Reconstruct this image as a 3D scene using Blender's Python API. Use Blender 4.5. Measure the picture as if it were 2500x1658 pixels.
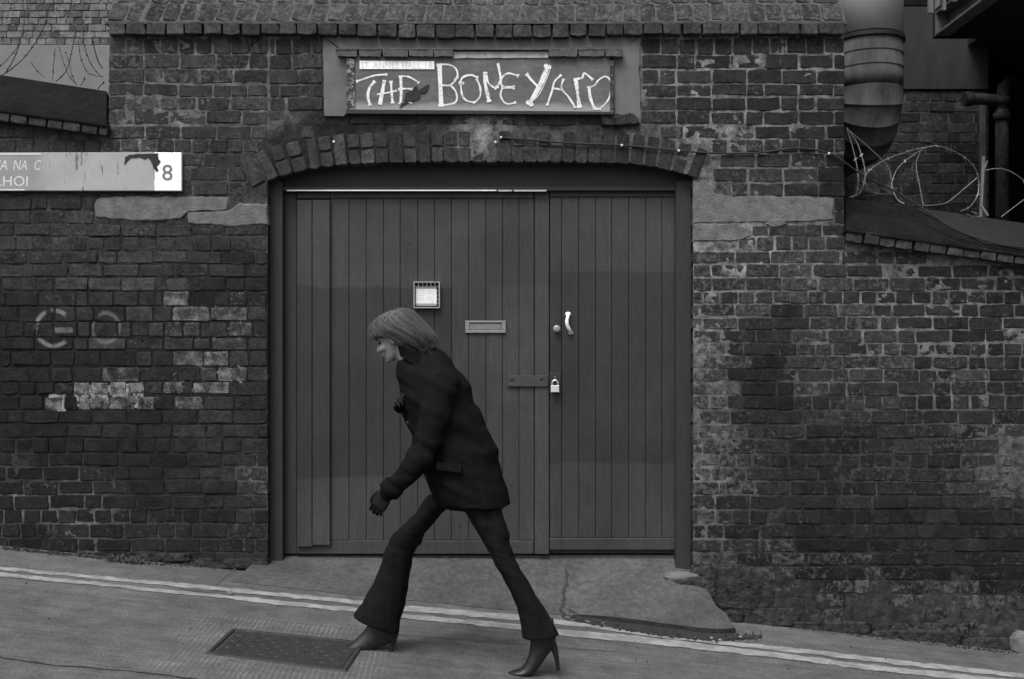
import bpy, bmesh, math, random
import numpy as np
from mathutils import Vector, Matrix

random.seed(7)
RNG = np.random.default_rng(11)
for o in list(bpy.data.objects):
    bpy.data.objects.remove(o, do_unlink=True)
scene = bpy.context.scene
COL = scene.collection

# ------------------------------------------------------------------ camera, sky, sun, exposure
# the street front stands in the plane Y = 0; one metre there is 380 pixels of the 2500 pixel wide photograph
D = 7.0            # camera to the wall
S = 380.0          # pixels per metre at the wall
F = S * D          # focal length in those pixels
CH = 1.563         # eye height
CX, HY = 1250.0, 867.0
SL = 0.103         # fall of the street towards the right

cam_data = bpy.data.cameras.new("camera")
cam_data.sensor_width = 36.0
cam_data.lens = F * 36.0 / 2500.0
cam_data.shift_y = 38.0 / 2500.0
cam_data.clip_start = 0.05
cam_data.clip_end = 300.0
cam = bpy.data.objects.new("camera", cam_data)
cam.location = (0, -D, CH)
cam.rotation_euler = (math.radians(90), 0, 0)
COL.objects.link(cam)
scene.camera = cam

SUN_EL, SUN_AZ = math.radians(58), math.radians(205)   # azimuth from +Y, clockwise
world = bpy.data.worlds.new("World")
scene.world = world
world.use_nodes = True
wn = world.node_tree
wn.nodes.clear()
sky = wn.nodes.new("ShaderNodeTexSky")
sky.sky_type = 'NISHITA'
sky.sun_disc = False
sky.sun_elevation = SUN_EL
sky.sun_rotation = SUN_AZ
sky.air_density = 1.0
sky.dust_density = 6.0
sky.ozone_density = 1.0
bw = wn.nodes.new("ShaderNodeRGBToBW")
bg = wn.nodes.new("ShaderNodeBackground")
bg.inputs["Strength"].default_value = 0.15
wo = wn.nodes.new("ShaderNodeOutputWorld")
wn.links.new(sky.outputs["Color"], bw.inputs["Color"])
wn.links.new(bw.outputs["Val"], bg.inputs["Color"])
wn.links.new(bg.outputs["Background"], wo.inputs["Surface"])

sun_data = bpy.data.lights.new("sun", 'SUN')
sun_data.energy = 1.5
sun_data.angle = math.radians(24)
sun_data.color = (1, 1, 1)
sun = bpy.data.objects.new("sun", sun_data)
sd = Vector((math.sin(SUN_AZ) * math.cos(SUN_EL), math.cos(SUN_AZ) * math.cos(SUN_EL), math.sin(SUN_EL)))
sun.rotation_euler = (-sd).to_track_quat('-Z', 'Y').to_euler()
sun.location = (0, -4, 12)
COL.objects.link(sun)

scene.view_settings.view_transform = 'Standard'
scene.view_settings.look = 'None'
scene.view_settings.gamma = 1.0
scene.view_settings.exposure = 0.5
scene.view_settings.use_curve_mapping = False
scene.render.engine = 'CYCLES'
scene.cycles.use_denoising = True
scene.cycles.max_bounces = 6

# ------------------------------------------------------------------ helpers
def W(x, y, Y=0.0):
    """point of the plane at depth Y that the photograph shows at pixel x, y"""
    k = F / (D + Y)
    return Vector(((x - CX) / k, Y, CH - (y - HY) / k))

def G(x, y, up=0.0):
    """point of the sloping street at pixel x, y"""
    u, v = x - CX, y - HY
    k = (v - SL * u) / CH
    d = F / k
    X = u / k
    return Vector((X, d - D, -SL * X + up))

def gz(X):
    return -SL * X

def lerp(a, b, t):
    return a + (b - a) * t

def interp(pts, x):
    return float(np.interp(x, [p[0] for p in pts], [p[1] for p in pts]))

def hash2(ix, iy, seed):
    h = (ix.astype(np.int64) * 374761393 + iy.astype(np.int64) * 668265263 + seed * 2147483647) & 0xffffffff
    h = ((h ^ (h >> 13)) * 1274126177) & 0xffffffff
    h = h ^ (h >> 16)
    return (h & 0xffff) / 65535.0

def vnoise(x, y, seed=0):
    x = np.asarray(x, float); y = np.asarray(y, float)
    ix = np.floor(x); iy = np.floor(y)
    fx = x - ix; fy = y - iy
    fx = fx * fx * (3 - 2 * fx); fy = fy * fy * (3 - 2 * fy)
    ix = ix.astype(np.int64) + 10000; iy = iy.astype(np.int64) + 10000
    a = hash2(ix, iy, seed); b = hash2(ix + 1, iy, seed)
    c = hash2(ix, iy + 1, seed); d = hash2(ix + 1, iy + 1, seed)
    return (a * (1 - fx) + b * fx) * (1 - fy) + (c * (1 - fx) + d * fx) * fy

def fnoise(x, y, seed=0, octv=3):
    t = 0; amp = 1; tot = 0
    for i in range(octv):
        t = t + amp * vnoise(np.asarray(x) * 2 ** i, np.asarray(y) * 2 ** i, seed + i * 17)
        tot += amp; amp *= 0.5
    return t / tot

class MB:
    """collects faces and links them as one mesh object"""
    def __init__(self):
        self.v = []; self.f = []
    def add(self, verts, faces):
        n = len(self.v)
        self.v.extend([tuple(p) for p in verts])
        self.f.extend([tuple(i + n for i in f) for f in faces])
        return self
    def box(self, a, b):
        (x0, y0, z0), (x1, y1, z1) = a, b
        x0, x1 = min(x0, x1), max(x0, x1); y0, y1 = min(y0, y1), max(y0, y1); z0, z1 = min(z0, z1), max(z0, z1)
        vs = [(x0, y0, z0), (x1, y0, z0), (x1, y1, z0), (x0, y1, z0), (x0, y0, z1), (x1, y0, z1), (x1, y1, z1), (x0, y1, z1)]
        return self.add(vs, [(0, 3, 2, 1), (4, 5, 6, 7), (0, 1, 5, 4), (1, 2, 6, 5), (2, 3, 7, 6), (3, 0, 4, 7)])
    def chbox(self, a, b, c=0.004):
        """box whose front (-Y) edges are chamfered"""
        (x0, y0, z0), (x1, y1, z1) = a, b
        x0, x1 = min(x0, x1), max(x0, x1); y0, y1 = min(y0, y1), max(y0, y1); z0, z1 = min(z0, z1), max(z0, z1)
        c = min(c, (x1 - x0) * .45, (z1 - z0) * .45)
        vs = [(x0 + c, y0, z0 + c), (x1 - c, y0, z0 + c), (x1 - c, y0, z1 - c), (x0 + c, y0, z1 - c),
              (x0, y0 + c, z0), (x1, y0 + c, z0), (x1, y0 + c, z1), (x0, y0 + c, z1),
              (x0, y1, z0), (x1, y1, z0), (x1, y1, z1), (x0, y1, z1)]
        fs = [(0, 1, 2, 3), (11, 10, 9, 8)]
        for i in range(4):
            j = (i + 1) % 4
            fs += [(4 + i, 4 + j, j, i), (8 + i, 8 + j, 4 + j, 4 + i)]
        return self.add(vs, fs)
    def prism(self, poly, y0, y1):
        """polygon given as (X, Z) pushed from Y=y0 (front) to y1"""
        n = len(poly)
        area = sum(poly[i][0] * poly[(i + 1) % n][1] - poly[(i + 1) % n][0] * poly[i][1] for i in range(n))
        if area < 0:
            poly = poly[::-1]
        vs = [(p[0], y0, p[1]) for p in poly] + [(p[0], y1, p[1]) for p in poly]
        fs = [tuple(range(n)), tuple(range(2 * n - 1, n - 1, -1))]
        for i in range(n):
            j = (i + 1) % n
            fs.append((n + i, n + j, j, i))
        return self.add(vs, fs)
    def tube(self, pts, r, n=8, cap=True):
        pts = [Vector(p) for p in pts]
        m = len(pts)
        rs = r if isinstance(r, (list, tuple)) else [r] * m
        t0 = (pts[1] - pts[0]).normalized()
        up = Vector((0, 0, 1)) if abs(t0.z) < .9 else Vector((0, 1, 0))
        nrm = t0.cross(up).normalized()
        vs = []
        for i, p in enumerate(pts):
            t = (pts[min(i + 1, m - 1)] - pts[max(i - 1, 0)])
            t = t.normalized() if t.length > 1e-9 else t0
            nrm = (nrm - t * nrm.dot(t)).normalized()
            bi = t.cross(nrm)
            for k in range(n):
                a = 2 * math.pi * k / n
                vs.append(p + (nrm * math.cos(a) + bi * math.sin(a)) * rs[i])
        fs = []
        for i in range(m - 1):
            for k in range(n):
                k2 = (k + 1) % n
                fs.append((i * n + k, i * n + k2, (i + 1) * n + k2, (i + 1) * n + k))
        if cap:
            fs.append(tuple(range(n - 1, -1, -1)))
            fs.append(tuple((m - 1) * n + k for k in range(n)))
        return self.add(vs, fs)
    def loft(self, rings, n=24):
        """rings: (centre, u axis, v axis, ru, rv); closed at both ends"""
        vs = []
        for c, u, v, ru, rv in rings:
            c = Vector(c); u = Vector(u).normalized(); v = Vector(v).normalized()
            for k in range(n):
                a = 2 * math.pi * k / n
                vs.append(c + u * (math.cos(a) * ru) + v * (math.sin(a) * rv))
        fs = []
        m = len(rings)
        for i in range(m - 1):
            for k in range(n):
                k2 = (k + 1) % n
                fs.append((i * n + k, i * n + k2, (i + 1) * n + k2, (i + 1) * n + k))
        fs.append(tuple(range(n - 1, -1, -1)))
        fs.append(tuple((m - 1) * n + k for k in range(n)))
        return self.add(vs, fs)
    def ell(self, c, r, rot=None, n=16, m=10):
        c = Vector(c); vs = []; fs = []
        rot = rot or Matrix.Identity(3)
        vs.append(c + rot @ Vector((0, 0, r[2])))
        for i in range(1, m):
            th = math.pi * i / m
            for k in range(n):
                a = 2 * math.pi * k / n
                vs.append(c + rot @ Vector((r[0] * math.sin(th) * math.cos(a), r[1] * math.sin(th) * math.sin(a), r[2] * math.cos(th))))
        vs.append(c + rot @ Vector((0, 0, -r[2])))
        for k in range(n):
            fs.append((0, 1 + k, 1 + (k + 1) % n))
        for i in range(m - 2):
            for k in range(n):
                k2 = (k + 1) % n
                fs.append((1 + i * n + k, 1 + (i + 1) * n + k, 1 + (i + 1) * n + k2, 1 + i * n + k2))
        L = len(vs) - 1
        for k in range(n):
            fs.append((L, 1 + (m - 2) * n + (k + 1) % n, 1 + (m - 2) * n + k))
        return self.add(vs, fs)
    def mesh(self, name, mat=None, smooth=False):
        me = bpy.data.meshes.new(name)
        me.from_pydata(self.v, [], self.f)
        if mat:
            me.materials.append(mat)
        if smooth:
            me.polygons.foreach_set("use_smooth", [len(f) <= 4 for f in self.f])
        me.update()
        return me
    def build(self, name, mat, parent=None, smooth=False):
        return link(name, self.mesh(name, mat, smooth), parent)

def attach(o, parent):
    if parent is not None:
        o.parent = parent
        o.matrix_parent_inverse = Matrix.Translation(-Vector(PLOC.get(parent.name, (0, 0, 0))))

PLOC = {}
def link(name, me, parent=None):
    o = bpy.data.objects.new(name, me)
    COL.objects.link(o)
    attach(o, parent)
    return o

def tag(o, label=None, cat=None, group=None, kind=None):
    if label: o["label"] = label
    if cat: o["category"] = cat
    if group: o["group"] = group
    if kind: o["kind"] = kind
    return o

def thing(name, loc, label, cat, group=None):
    o = bpy.data.objects.new(name, None)
    o.empty_display_size = 0.1
    COL.objects.link(o)
    o.location = loc
    PLOC[o.name] = tuple(loc)
    return tag(o, label, cat, group)

def catmull(pts, sub=6):
    pts = [Vector(p) for p in pts]
    out = []
    for i in range(len(pts) - 1):
        p0 = pts[max(i - 1, 0)]; p1 = pts[i]; p2 = pts[i + 1]; p3 = pts[min(i + 2, len(pts) - 1)]
        for s in range(sub):
            t = s / sub
            out.append(0.5 * ((2 * p1) + (p2 - p0) * t + (2 * p0 - 5 * p1 + 4 * p2 - p3) * t * t + (3 * p1 - p0 - 3 * p2 + p3) * t ** 3))
    out.append(pts[-1])
    return out

def text_mesh(body, size, extrude=0.0008, shear=0.0, bold=0.0):
    cu = bpy.data.curves.new("lettering", 'FONT')
    cu.body = body; cu.size = size; cu.extrude = extrude; cu.shear = shear; cu.offset = bold
    cu.align_x = 'LEFT'; cu.resolution_u = 4
    ob = bpy.data.objects.new("lettering", cu)
    COL.objects.link(ob)
    dg = bpy.context.evaluated_depsgraph_get(); dg.update()
    me = bpy.data.meshes.new_from_object(ob.evaluated_get(dg))
    bpy.data.objects.remove(ob, do_unlink=True)
    return me

def remesh(mb, voxel, smooth_it=6, name="tmp"):
    me = mb.mesh(name)
    ob = bpy.data.objects.new(name, me); COL.objects.link(ob)
    m = ob.modifiers.new("r", 'REMESH'); m.mode = 'VOXEL'; m.voxel_size = voxel
    if smooth_it:
        s = ob.modifiers.new("s", 'SMOOTH'); s.factor = 0.5; s.iterations = smooth_it
    dg = bpy.context.evaluated_depsgraph_get(); dg.update()
    out = bpy.data.meshes.new_from_object(ob.evaluated_get(dg))
    bpy.data.objects.remove(ob, do_unlink=True); bpy.data.meshes.remove(me)
    out.polygons.foreach_set("use_smooth", [True] * len(out.polygons))
    return out

def displace(me, fn):
    """fn(co (n,3), normals (n,3)) -> offsets along the normal"""
    n = len(me.vertices)
    co = np.empty(n * 3); me.vertices.foreach_get("co", co); co = co.reshape(-1, 3)
    no = np.empty(n * 3); me.vertices.foreach_get("normal", no); no = no.reshape(-1, 3)
    co = co + no * fn(co, no)[:, None]
    me.vertices.foreach_set("co", co.ravel()); me.update()

# ------------------------------------------------------------------ materials (a black and white photograph: all greys)
class NT:
    def __init__(self, name):
        self.m = bpy.data.materials.new(name)
        self.m.use_nodes = True
        self.t = self.m.node_tree
        self.t.nodes.clear()
        self.out = self.t.nodes.new("ShaderNodeOutputMaterial")
        self.b = self.t.nodes.new("ShaderNodeBsdfPrincipled")
        self.t.links.new(self.b.outputs[0], self.out.inputs[0])
        g = self.t.nodes.new("ShaderNodeNewGeometry")
        self.pos = g.outputs["Position"]
    def put(self, sock, v):
        if hasattr(v, "is_output"):
            self.t.links.new(v, sock)
        else:
            sock.default_value = v
    def math(self, op, a, b=0.0, c=0.0, clamp=False):
        n = self.t.nodes.new("ShaderNodeMath"); n.operation = op; n.use_clamp = clamp
        self.put(n.inputs[0], a); self.put(n.inputs[1], b); self.put(n.inputs[2], c)
        return n.outputs[0]
    def add(self, a, b): return self.math('ADD', a, b)
    def mul(self, a, b): return self.math('MULTIPLY', a, b)
    def sub(self, a, b): return self.math('SUBTRACT', a, b)
    def ss(self, v, lo, hi, a=0.0, b=1.0):
        n = self.t.nodes.new("ShaderNodeMapRange"); n.interpolation_type = 'SMOOTHSTEP'; n.clamp = True
        self.put(n.inputs[0], v); self.put(n.inputs[1], lo); self.put(n.inputs[2], hi)
        self.put(n.inputs[3], a); self.put(n.inputs[4], b)
        return n.outputs[0]
    def lin(self, v, lo, hi, a=0.0, b=1.0):
        n = self.t.nodes.new("ShaderNodeMapRange"); n.clamp = True
        self.put(n.inputs[0], v); self.put(n.inputs[1], lo); self.put(n.inputs[2], hi)
        self.put(n.inputs[3], a); self.put(n.inputs[4], b)
        return n.outputs[0]
    def mix(self, t, a, b):
        n = self.t.nodes.new("ShaderNodeMix"); n.data_type = 'FLOAT'; n.clamp_factor = True
        self.put(n.inputs[0], t); self.put(n.inputs[2], a); self.put(n.inputs[3], b)
        return n.outputs[0]
    def noise(self, scale, detail=4.0, rough=0.55, vec=None, dist=0.0):
        n = self.t.nodes.new("ShaderNodeTexNoise")
        n.inputs["Scale"].default_value = scale; n.inputs["Detail"].default_value = detail
        n.inputs["Roughness"].default_value = rough; n.inputs["Distortion"].default_value = dist
        self.t.links.new(vec if vec is not None else self.pos, n.inputs["Vector"])
        return n.outputs["Fac"]
    def voro(self, scale, vec=None, feature='F1'):
        n = self.t.nodes.new("ShaderNodeTexVoronoi"); n.feature = feature
        n.inputs["Scale"].default_value = scale
        self.t.links.new(vec if vec is not None else self.pos, n.inputs["Vector"])
        return n.outputs["Distance"]
    def mapping(self, scale=(1, 1, 1), loc=(0, 0, 0), vec=None):
        n = self.t.nodes.new("ShaderNodeMapping")
        n.inputs["Scale"].default_value = scale; n.inputs["Location"].default_value = loc
        self.t.links.new(vec if vec is not None else self.pos, n.inputs["Vector"])
        return n.outputs[0]
    def xyz(self, vec=None):
        n = self.t.nodes.new("ShaderNodeSeparateXYZ")
        self.t.links.new(vec if vec is not None else self.pos, n.inputs[0])
        return n.outputs[0], n.outputs[1], n.outputs[2]
    def rect(self, x0, x1, z0, z1, soft=0.02, wob=None):
        """1 inside the box of the wall plane given in metres"""
        X, Y, Z = self.xyz()
        if wob is not None:
            X = self.add(X, wob); Z = self.add(Z, wob)
        a = self.mul(self.ss(X, x0 - soft, x0 + soft), self.ss(X, x1 - soft, x1 + soft, 1, 0))
        b = self.mul(self.ss(Z, z0 - soft, z0 + soft), self.ss(Z, z1 - soft, z1 + soft, 1, 0))
        return self.mul(a, b)
    def done(self, col, rough=0.85, bump=None, strength=0.5, dist=0.01, spec=0.3, metal=0.0):
        if hasattr(col, "is_output"):
            c = self.t.nodes.new("ShaderNodeCombineColor")
            for i in range(3): self.t.links.new(col, c.inputs[i])
            self.t.links.new(c.outputs[0], self.b.inputs["Base Color"])
        else:
            self.b.inputs["Base Color"].default_value = (col, col, col, 1)
        self.put(self.b.inputs["Roughness"], rough)
        self.b.inputs["Specular IOR Level"].default_value = spec
        self.b.inputs["Metallic"].default_value = metal
        if bump is not None:
            n = self.t.nodes.new("ShaderNodeBump")
            n.inputs["Strength"].default_value = strength; n.inputs["Distance"].default_value = dist
            self.t.links.new(bump, n.inputs["Height"])
            self.t.links.new(n.outputs[0], self.b.inputs["Normal"])
        return self.m

def simple(name, lo, hi, scale=20, rough=0.8, bscale=120, strength=0.3, dist=0.004, spec=0.3, metal=0.0, stretch=(1, 1, 1)):
    n = NT(name)
    v = n.mapping(stretch)
    a = n.noise(scale, 5, 0.6, v)
    col = n.lin(a, 0.3, 0.7, lo, hi)
    bp = n.noise(bscale, 4, 0.6, v)
    return n.done(col, rough, bp, strength, dist, spec, metal)

def wall_pt(x, y):
    p = W(x, y); return p.x, p.z

def brick_material(name, from_mesh):
    n = NT(name)
    if from_mesh:
        at = n.t.nodes.new("ShaderNodeAttribute"); at.attribute_name = "tone"
        src = at.outputs["Color"]
    else:
        oi = n.t.nodes.new("ShaderNodeObjectInfo"); src = oi.outputs["Color"]
    sp = n.t.nodes.new("ShaderNodeSeparateColor"); n.t.links.new(src, sp.inputs[0])
    tone, paint, lime = sp.outputs
    n1 = n.noise(11, 6, 0.6); n2 = n.noise(48, 6, 0.65); n3 = n.noise(190, 3, 0.6)
    col = n.mul(tone, n.lin(n1, 0.28, 0.72, 0.5, 1.5))
    col = n.mul(col, n.lin(n2, 0.3, 0.7, 0.5, 1.5))
    col = n.mul(col, n.lin(n3, 0.3, 0.7, 0.8, 1.2))
    # lime smear from the pointing
    lm = n.ss(n.add(n.noise(24, 6, 0.7), n.mul(lime, 0.30)), 0.66, 0.86)
    col = n.mix(n.mul(lm, 0.7), col, 0.105)
    # whitewash left on some bricks
    pv = n.add(n.mul(n.noise(15, 5, 0.6), .75), n.mul(n.noise(75, 5, 0.7), 0.5))
    pm = n.mul(n.ss(n.add(pv, n.mul(paint, 0.40)), 0.82, 1.22), n.ss(paint, 0.03, 0.2))
    col = n.mix(n.mul(pm, n.lin(paint, 0.2, 1.0, 0.45, 0.9)), col, 0.29)
    # painted letters G and O, worn
    X, Y, Z = n.xyz()
    for (cx, cy, r, asp, st, kind) in ((131, 801, 43, 1.0, 0.68, 'G'), (258, 800, 36, 0.92, 0.34, 'O')):
        wx, wz = wall_pt(cx, cy)
        dx = n.math('DIVIDE', n.sub(X, wx), asp); dz = n.sub(Z, wz)
        d = n.math('SQRT', n.add(n.mul(dx, dx), n.mul(dz, dz)))
        ring = n.ss(n.math('ABSOLUTE', n.sub(d, r / S)), 0.005, 0.020, 1, 0)
        if kind == 'G':
            gap = n.mul(n.ss(dx, 0.055, 0.085), n.ss(n.math('ABSOLUTE', dz), 0.085, 0.10, 1, 0))
            ring = n.mul(ring, n.sub(1.0, gap))
            bar = n.mul(n.mul(n.ss(dx, 0.0, 0.012), n.ss(dx, 0.115, 0.13, 1, 0)), n.ss(n.math('ABSOLUTE', n.add(dz, 0.012)), 0.012, 0.022, 1, 0))
            ring = n.math('MAXIMUM', ring, n.mul(bar, 0.6))
        ring = n.mul(ring, n.ss(n1, 0.36, 0.52))
        col = n.mix(n.mul(ring, st), col, 0.22)
    h = n.add(n.mul(n2, 0.8), n.mul(n3, 0.4))
    h = n.add(h, n.mul(n1, 0.9))
    return n.done(col, 0.92, h, 0.85, 0.009, 0.15)

M_BRICK = brick_material("sooty brick", False)
M_BRICK_J = brick_material("sooty brick field", True)

def mortar_material():
    n = NT("lime mortar")
    at = n.t.nodes.new("ShaderNodeAttribute"); at.attribute_name = "tone"
    sp = n.t.nodes.new("ShaderNodeSeparateColor"); n.t.links.new(at.outputs["Color"], sp.inputs[0])
    lt, paint, _ = sp.outputs
    n1 = n.noise(14, 6, 0.65); n2 = n.noise(70, 5, 0.7); n3 = n.noise(220, 3, 0.6)
    k = n.mul(n.math('POWER', lt, 1.45), n.lin(n1, 0.34, 0.64, 0.2, 1.25))
    col = n.mix(k, 0.010, 0.36)
    col = n.mul(col, n.lin(n2, 0.3, 0.7, 0.6, 1.35))
    pm = n.ss(n.add(n.noise(30, 7, 0.7), n.mul(paint, 0.5)), 0.75, 0.98)
    col = n.mix(n.mul(pm, n.ss(paint, 0.05, 0.3)), col, 0.38)
    return n.done(col, 0.95, n.add(n2, n.mul(n3, 0.7)), 0.9, 0.010, 0.1)
M_MORTAR = mortar_material()

M_STONE = simple("weathered stone", 0.075, 0.16, 14, 0.92, 60, 0.7, 0.01, 0.15)
M_DARKSTONE = simple("sooty stone", 0.010, 0.055, 24, 0.92, 45, 1.0, 0.02, 0.12)
M_RENDER = simple("cement render", 0.095, 0.145, 6, 0.92, 90, 0.4, 0.005, 0.15)
def coping_material():
    n = NT("dark cement coping")
    a = n.noise(4, 6, .65); b = n.noise(22, 6, .7); c = n.noise(120, 3, .6)
    col = n.lin(a, .3, .7, .0055, .0125); col = n.mul(col, n.lin(b, .3, .7, .6, 1.4)); col = n.mul(col, n.lin(c, .3, .7, .8, 1.2))
    col = n.mix(n.mul(n.ss(b, .66, .76), .5), col, .05)
    return n.done(col, .95, n.add(b, n.mul(c, .5)), .8, .010, .08)
M_COPING = coping_material()
M_CREASE = simple("slate creasing", 0.05, 0.10, 30, 0.85, 80, 0.6, 0.006, 0.2)
M_CORE = simple("dark wall core", 0.03, 0.05, 10, 0.95)
M_IRON = simple("cast iron", 0.045, 0.085, 30, 0.62, 120, 0.5, 0.004, 0.4)
M_STEEL = simple("bright steel", 0.55, 0.72, 40, 0.28, 200, 0.05, 0.001, 0.5, 0.85)
M_BRASS = simple("dull metal", 0.38, 0.52, 60, 0.45, 200, 0.1, 0.001, 0.5, 0.4)
M_PAPER = simple("paper", 0.62, 0.74, 40, 0.7, 200, 0.05, 0.001)
M_WHITE = simple("white enamel", 0.74, 0.88, 9, 0.5, 300, 0.05, 0.001)
M_CABLE = simple("black cable", 0.012, 0.02, 20, 0.6)
M_CLIP = simple("white cable clip", 0.5, 0.6, 20, 0.5)
M_WIREBRIGHT = simple("galvanised razor wire", 0.10, 0.22, 60, 0.5, 200, 0.1, 0.001, 0.4, 0.3)
M_WIREDARK = simple("rusty razor wire", 0.02, 0.04, 60, 0.7)
M_DUCTMETAL = simple("painted sheet duct", 0.26, 0.36, 5, 0.6, 70, 0.2, 0.003, 0.35)
M_DUCTDIRTY = simple("dirty sheet duct", 0.018, 0.075, 3, 0.8, 30, 0.5, 0.008, 0.25, 0, (3, 3, .8))
M_BLACK = simple("black band", 0.008, 0.015, 20, 0.7)
M_VOID = simple("unlit black", 0.006, 0.012, 8, 0.95)  # near-black standing in for the darkness of bay, soffit and gate gaps
M_BALC = simple("grey painted steel", 0.09, 0.14, 12, 0.6, 80, 0.2, 0.002)
M_WEED = simple("dry weeds", 0.03, 0.08, 40, 0.9)

def road_material():
    n = NT("worn concrete road")
    n1 = n.noise(0.9, 5, 0.55); n2 = n.noise(7, 6, 0.65); n3 = n.noise(90, 4, 0.7); n4 = n.noise(420, 2, 0.6)
    st = n.noise(1.0, 5, 0.65, n.mapping((1.6, 26, 1)))
    col = n.lin(n1, 0.3, 0.7, 0.076, 0.103)
    col = n.mul(col, n.lin(n2, 0.3, 0.7, 0.72, 1.28))
    col = n.mul(col, n.lin(n3, 0.3, 0.7, 0.55, 1.45))
    col = n.mul(col, n.lin(n4, 0.3, 0.7, 0.55, 1.45))
    pits = n.ss(n.noise(34, 5, .75), .62, .72)
    col = n.mul(col, n.sub(1.0, n.mul(pits, .28)))
    col = n.mul(col, n.lin(st, 0.3, 0.7, 0.78, 1.2))
    # pale laitance on the tamped ribs round the cover; the ribs run across the street
    X, Y, Z = n.xyz()
    c = G(700, 1590)
    m = n.mul(n.ss(n.math('ABSOLUTE', n.sub(X, c.x)), 0.42, 0.62, 1, 0), n.ss(n.math('ABSOLUTE', n.sub(Y, c.y)), 0.5, 0.62, 1, 0))
    w = n.math('SINE', n.mul(n.add(X, n.add(n.mul(n2, 0.012), n.mul(Y, 0.05))), 2 * math.pi / 0.026))
    rib = n.mul(n.mul(w, m), n.lin(n2, 0.4, 0.6, 0.1, 1.0))
    col = n.mul(col, n.add(1.0, n.mul(m, 0.10)))
    col = n.mul(col, n.add(1.0, n.mul(rib, 0.10)))
    h = n.add(n.add(n.mul(n3, 0.5), n.mul(n4, 0.35)), n.mul(st, 0.35))
    h = n.add(h, n.mul(rib, 0.45))
    return n.done(col, 0.9, h, 0.6, 0.008, 0.2)
M_ROAD = road_material()

def apron_material():
    n = NT("cement ramp")
    n1 = n.noise(3.2, 5, 0.6); n2 = n.noise(26, 5, 0.7); n3 = n.noise(160, 3, 0.7)
    col = n.lin(n1, 0.3, 0.7, 0.046, 0.076)
    col = n.mul(col, n.lin(n2, 0.3, 0.7, 0.7, 1.3)); col = n.mul(col, n.lin(n3, 0.3, 0.7, 0.7, 1.3))
    return n.done(col, 0.92, n.add(n2, n.mul(n3, 0.6)), 0.5, 0.006, 0.15)
M_APRON = apron_material()

def marking_material():
    n = NT("worn road paint")
    n1 = n.noise(9, 6, 0.7); n2 = n.noise(120, 4, 0.7)
    wear = n.ss(n.add(n1, n.mul(n2, 0.45)), 0.60, 0.82)
    col = n.mix(n.mul(wear, 0.6), n.lin(n2, 0.3, 0.7, 0.24, 0.32), 0.10)
    return n.done(col, 0.85, n2, 0.4, 0.003, 0.2)
M_LINE = marking_material()

def door_material(name, base):
    """brown-black gate paint with squares of other paint rolled over old graffiti"""
    n = NT(name)
    wob = n.mul(n.sub(n.noise(5, 4, 0.6), 0.5), 0.07)
    v = n.mapping((14, 14, 0.8))
    g1 = n.noise(5, 5, 0.65, v); g2 = n.noise(60, 4, 0.6); g3 = n.noise(2.2, 4, 0.6)
    oi = n.t.nodes.new('ShaderNodeObjectInfo')
    col = n.mul(n.mul(base, n.lin(oi.outputs['Random'], 0, 1, .9, 1.1)), n.lin(g1, 0.3, 0.7, 0.82, 1.18))
    Yd = 0.14
    def px(x0, x1, y0, y1):
        a = W(x0, y1, Yd); b = W(x1, y0, Yd)
        return a.x, b.x, a.z, b.z
    for (x0, x1, y0, y1, k, soft) in ((640, 1105, 702, 1165, 0.60, 0.012), (1085, 1192, 575, 1180, 0.84, 0.03), (1188, 1300, 560, 705, 0.80, 0.05),
                                      (1341, 1700, 663, 1132, 0.66, 0.012), (1341, 1420, 850, 1060, 0.78, 0.09), (820, 950, 880, 1080, 0.86, 0.12), (1302, 1340, 470, 1360, 1.10, 0.004),
                                      (1185, 1340, 700, 1360, 1.12, 0.03), (1450, 1700, 1000, 1360, 0.9, 0.1), (640, 740, 470, 1360, 0.86, 0.05)):
        m = n.rect(*px(x0, x1, y0, y1), soft, wob)
        col = n.mul(col, n.mix(m, 1.0, k))
    col = n.mul(col, n.lin(g3, 0.3, 0.7, 0.76, 1.2))
    col = n.mul(col, n.lin(g2, 0.3, 0.7, 0.84, 1.16))
    # pale dust towards the foot and rubbed streaks
    st = n.noise(3, 5, 0.7, n.mapping((9, 9, 1.2)))
    col = n.add(col, n.mul(n.ss(st, 0.58, 0.76), 0.013))
    sc = n.ss(n.noise(1, 4, 0.5, n.mapping((4, 4, 70))), 0.70, 0.74)
    col = n.add(col, n.mul(sc, 0.012))
    return n.done(col, n.lin(g2, 0.3, 0.7, 0.5, 0.68), n.add(n.mul(g1, 0.7), n.mul(g2, 0.3)), 0.35, 0.003, 0.35)
M_DOOR = door_material("gate paint", 0.0345)
M_FRAME = simple("gate frame paint", 0.020, 0.029, 8, 0.6, 80, 0.3, 0.003, 0.3, 0, (8, 8, 0.8))
M_TYMP = simple("tympanum board", 0.024, 0.033, 6, 0.7, 80, 0.3, 0.003, 0.3, 0, (0.8, 6, 8))

# ------------------------------------------------------------------ the street
road = MB()
xs = np.concatenate([np.linspace(-40, -8, 9), np.linspace(-6, 6, 49), np.linspace(8, 40, 9)])
ys = np.concatenate([np.linspace(-30, -8, 6), np.linspace(-7, 1, 41), np.linspace(3, 25, 6)])
vs = [(x, y, gz(x)) for y in ys for x in xs]
nx = len(xs)
road.add(vs, [(j * nx + i, j * nx + i + 1, (j + 1) * nx + i + 1, (j + 1) * nx + i) for j in range(len(ys) - 1) for i in range(nx - 1)])
o = tag(road.build("road", M_ROAD), kind="structure")

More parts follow.
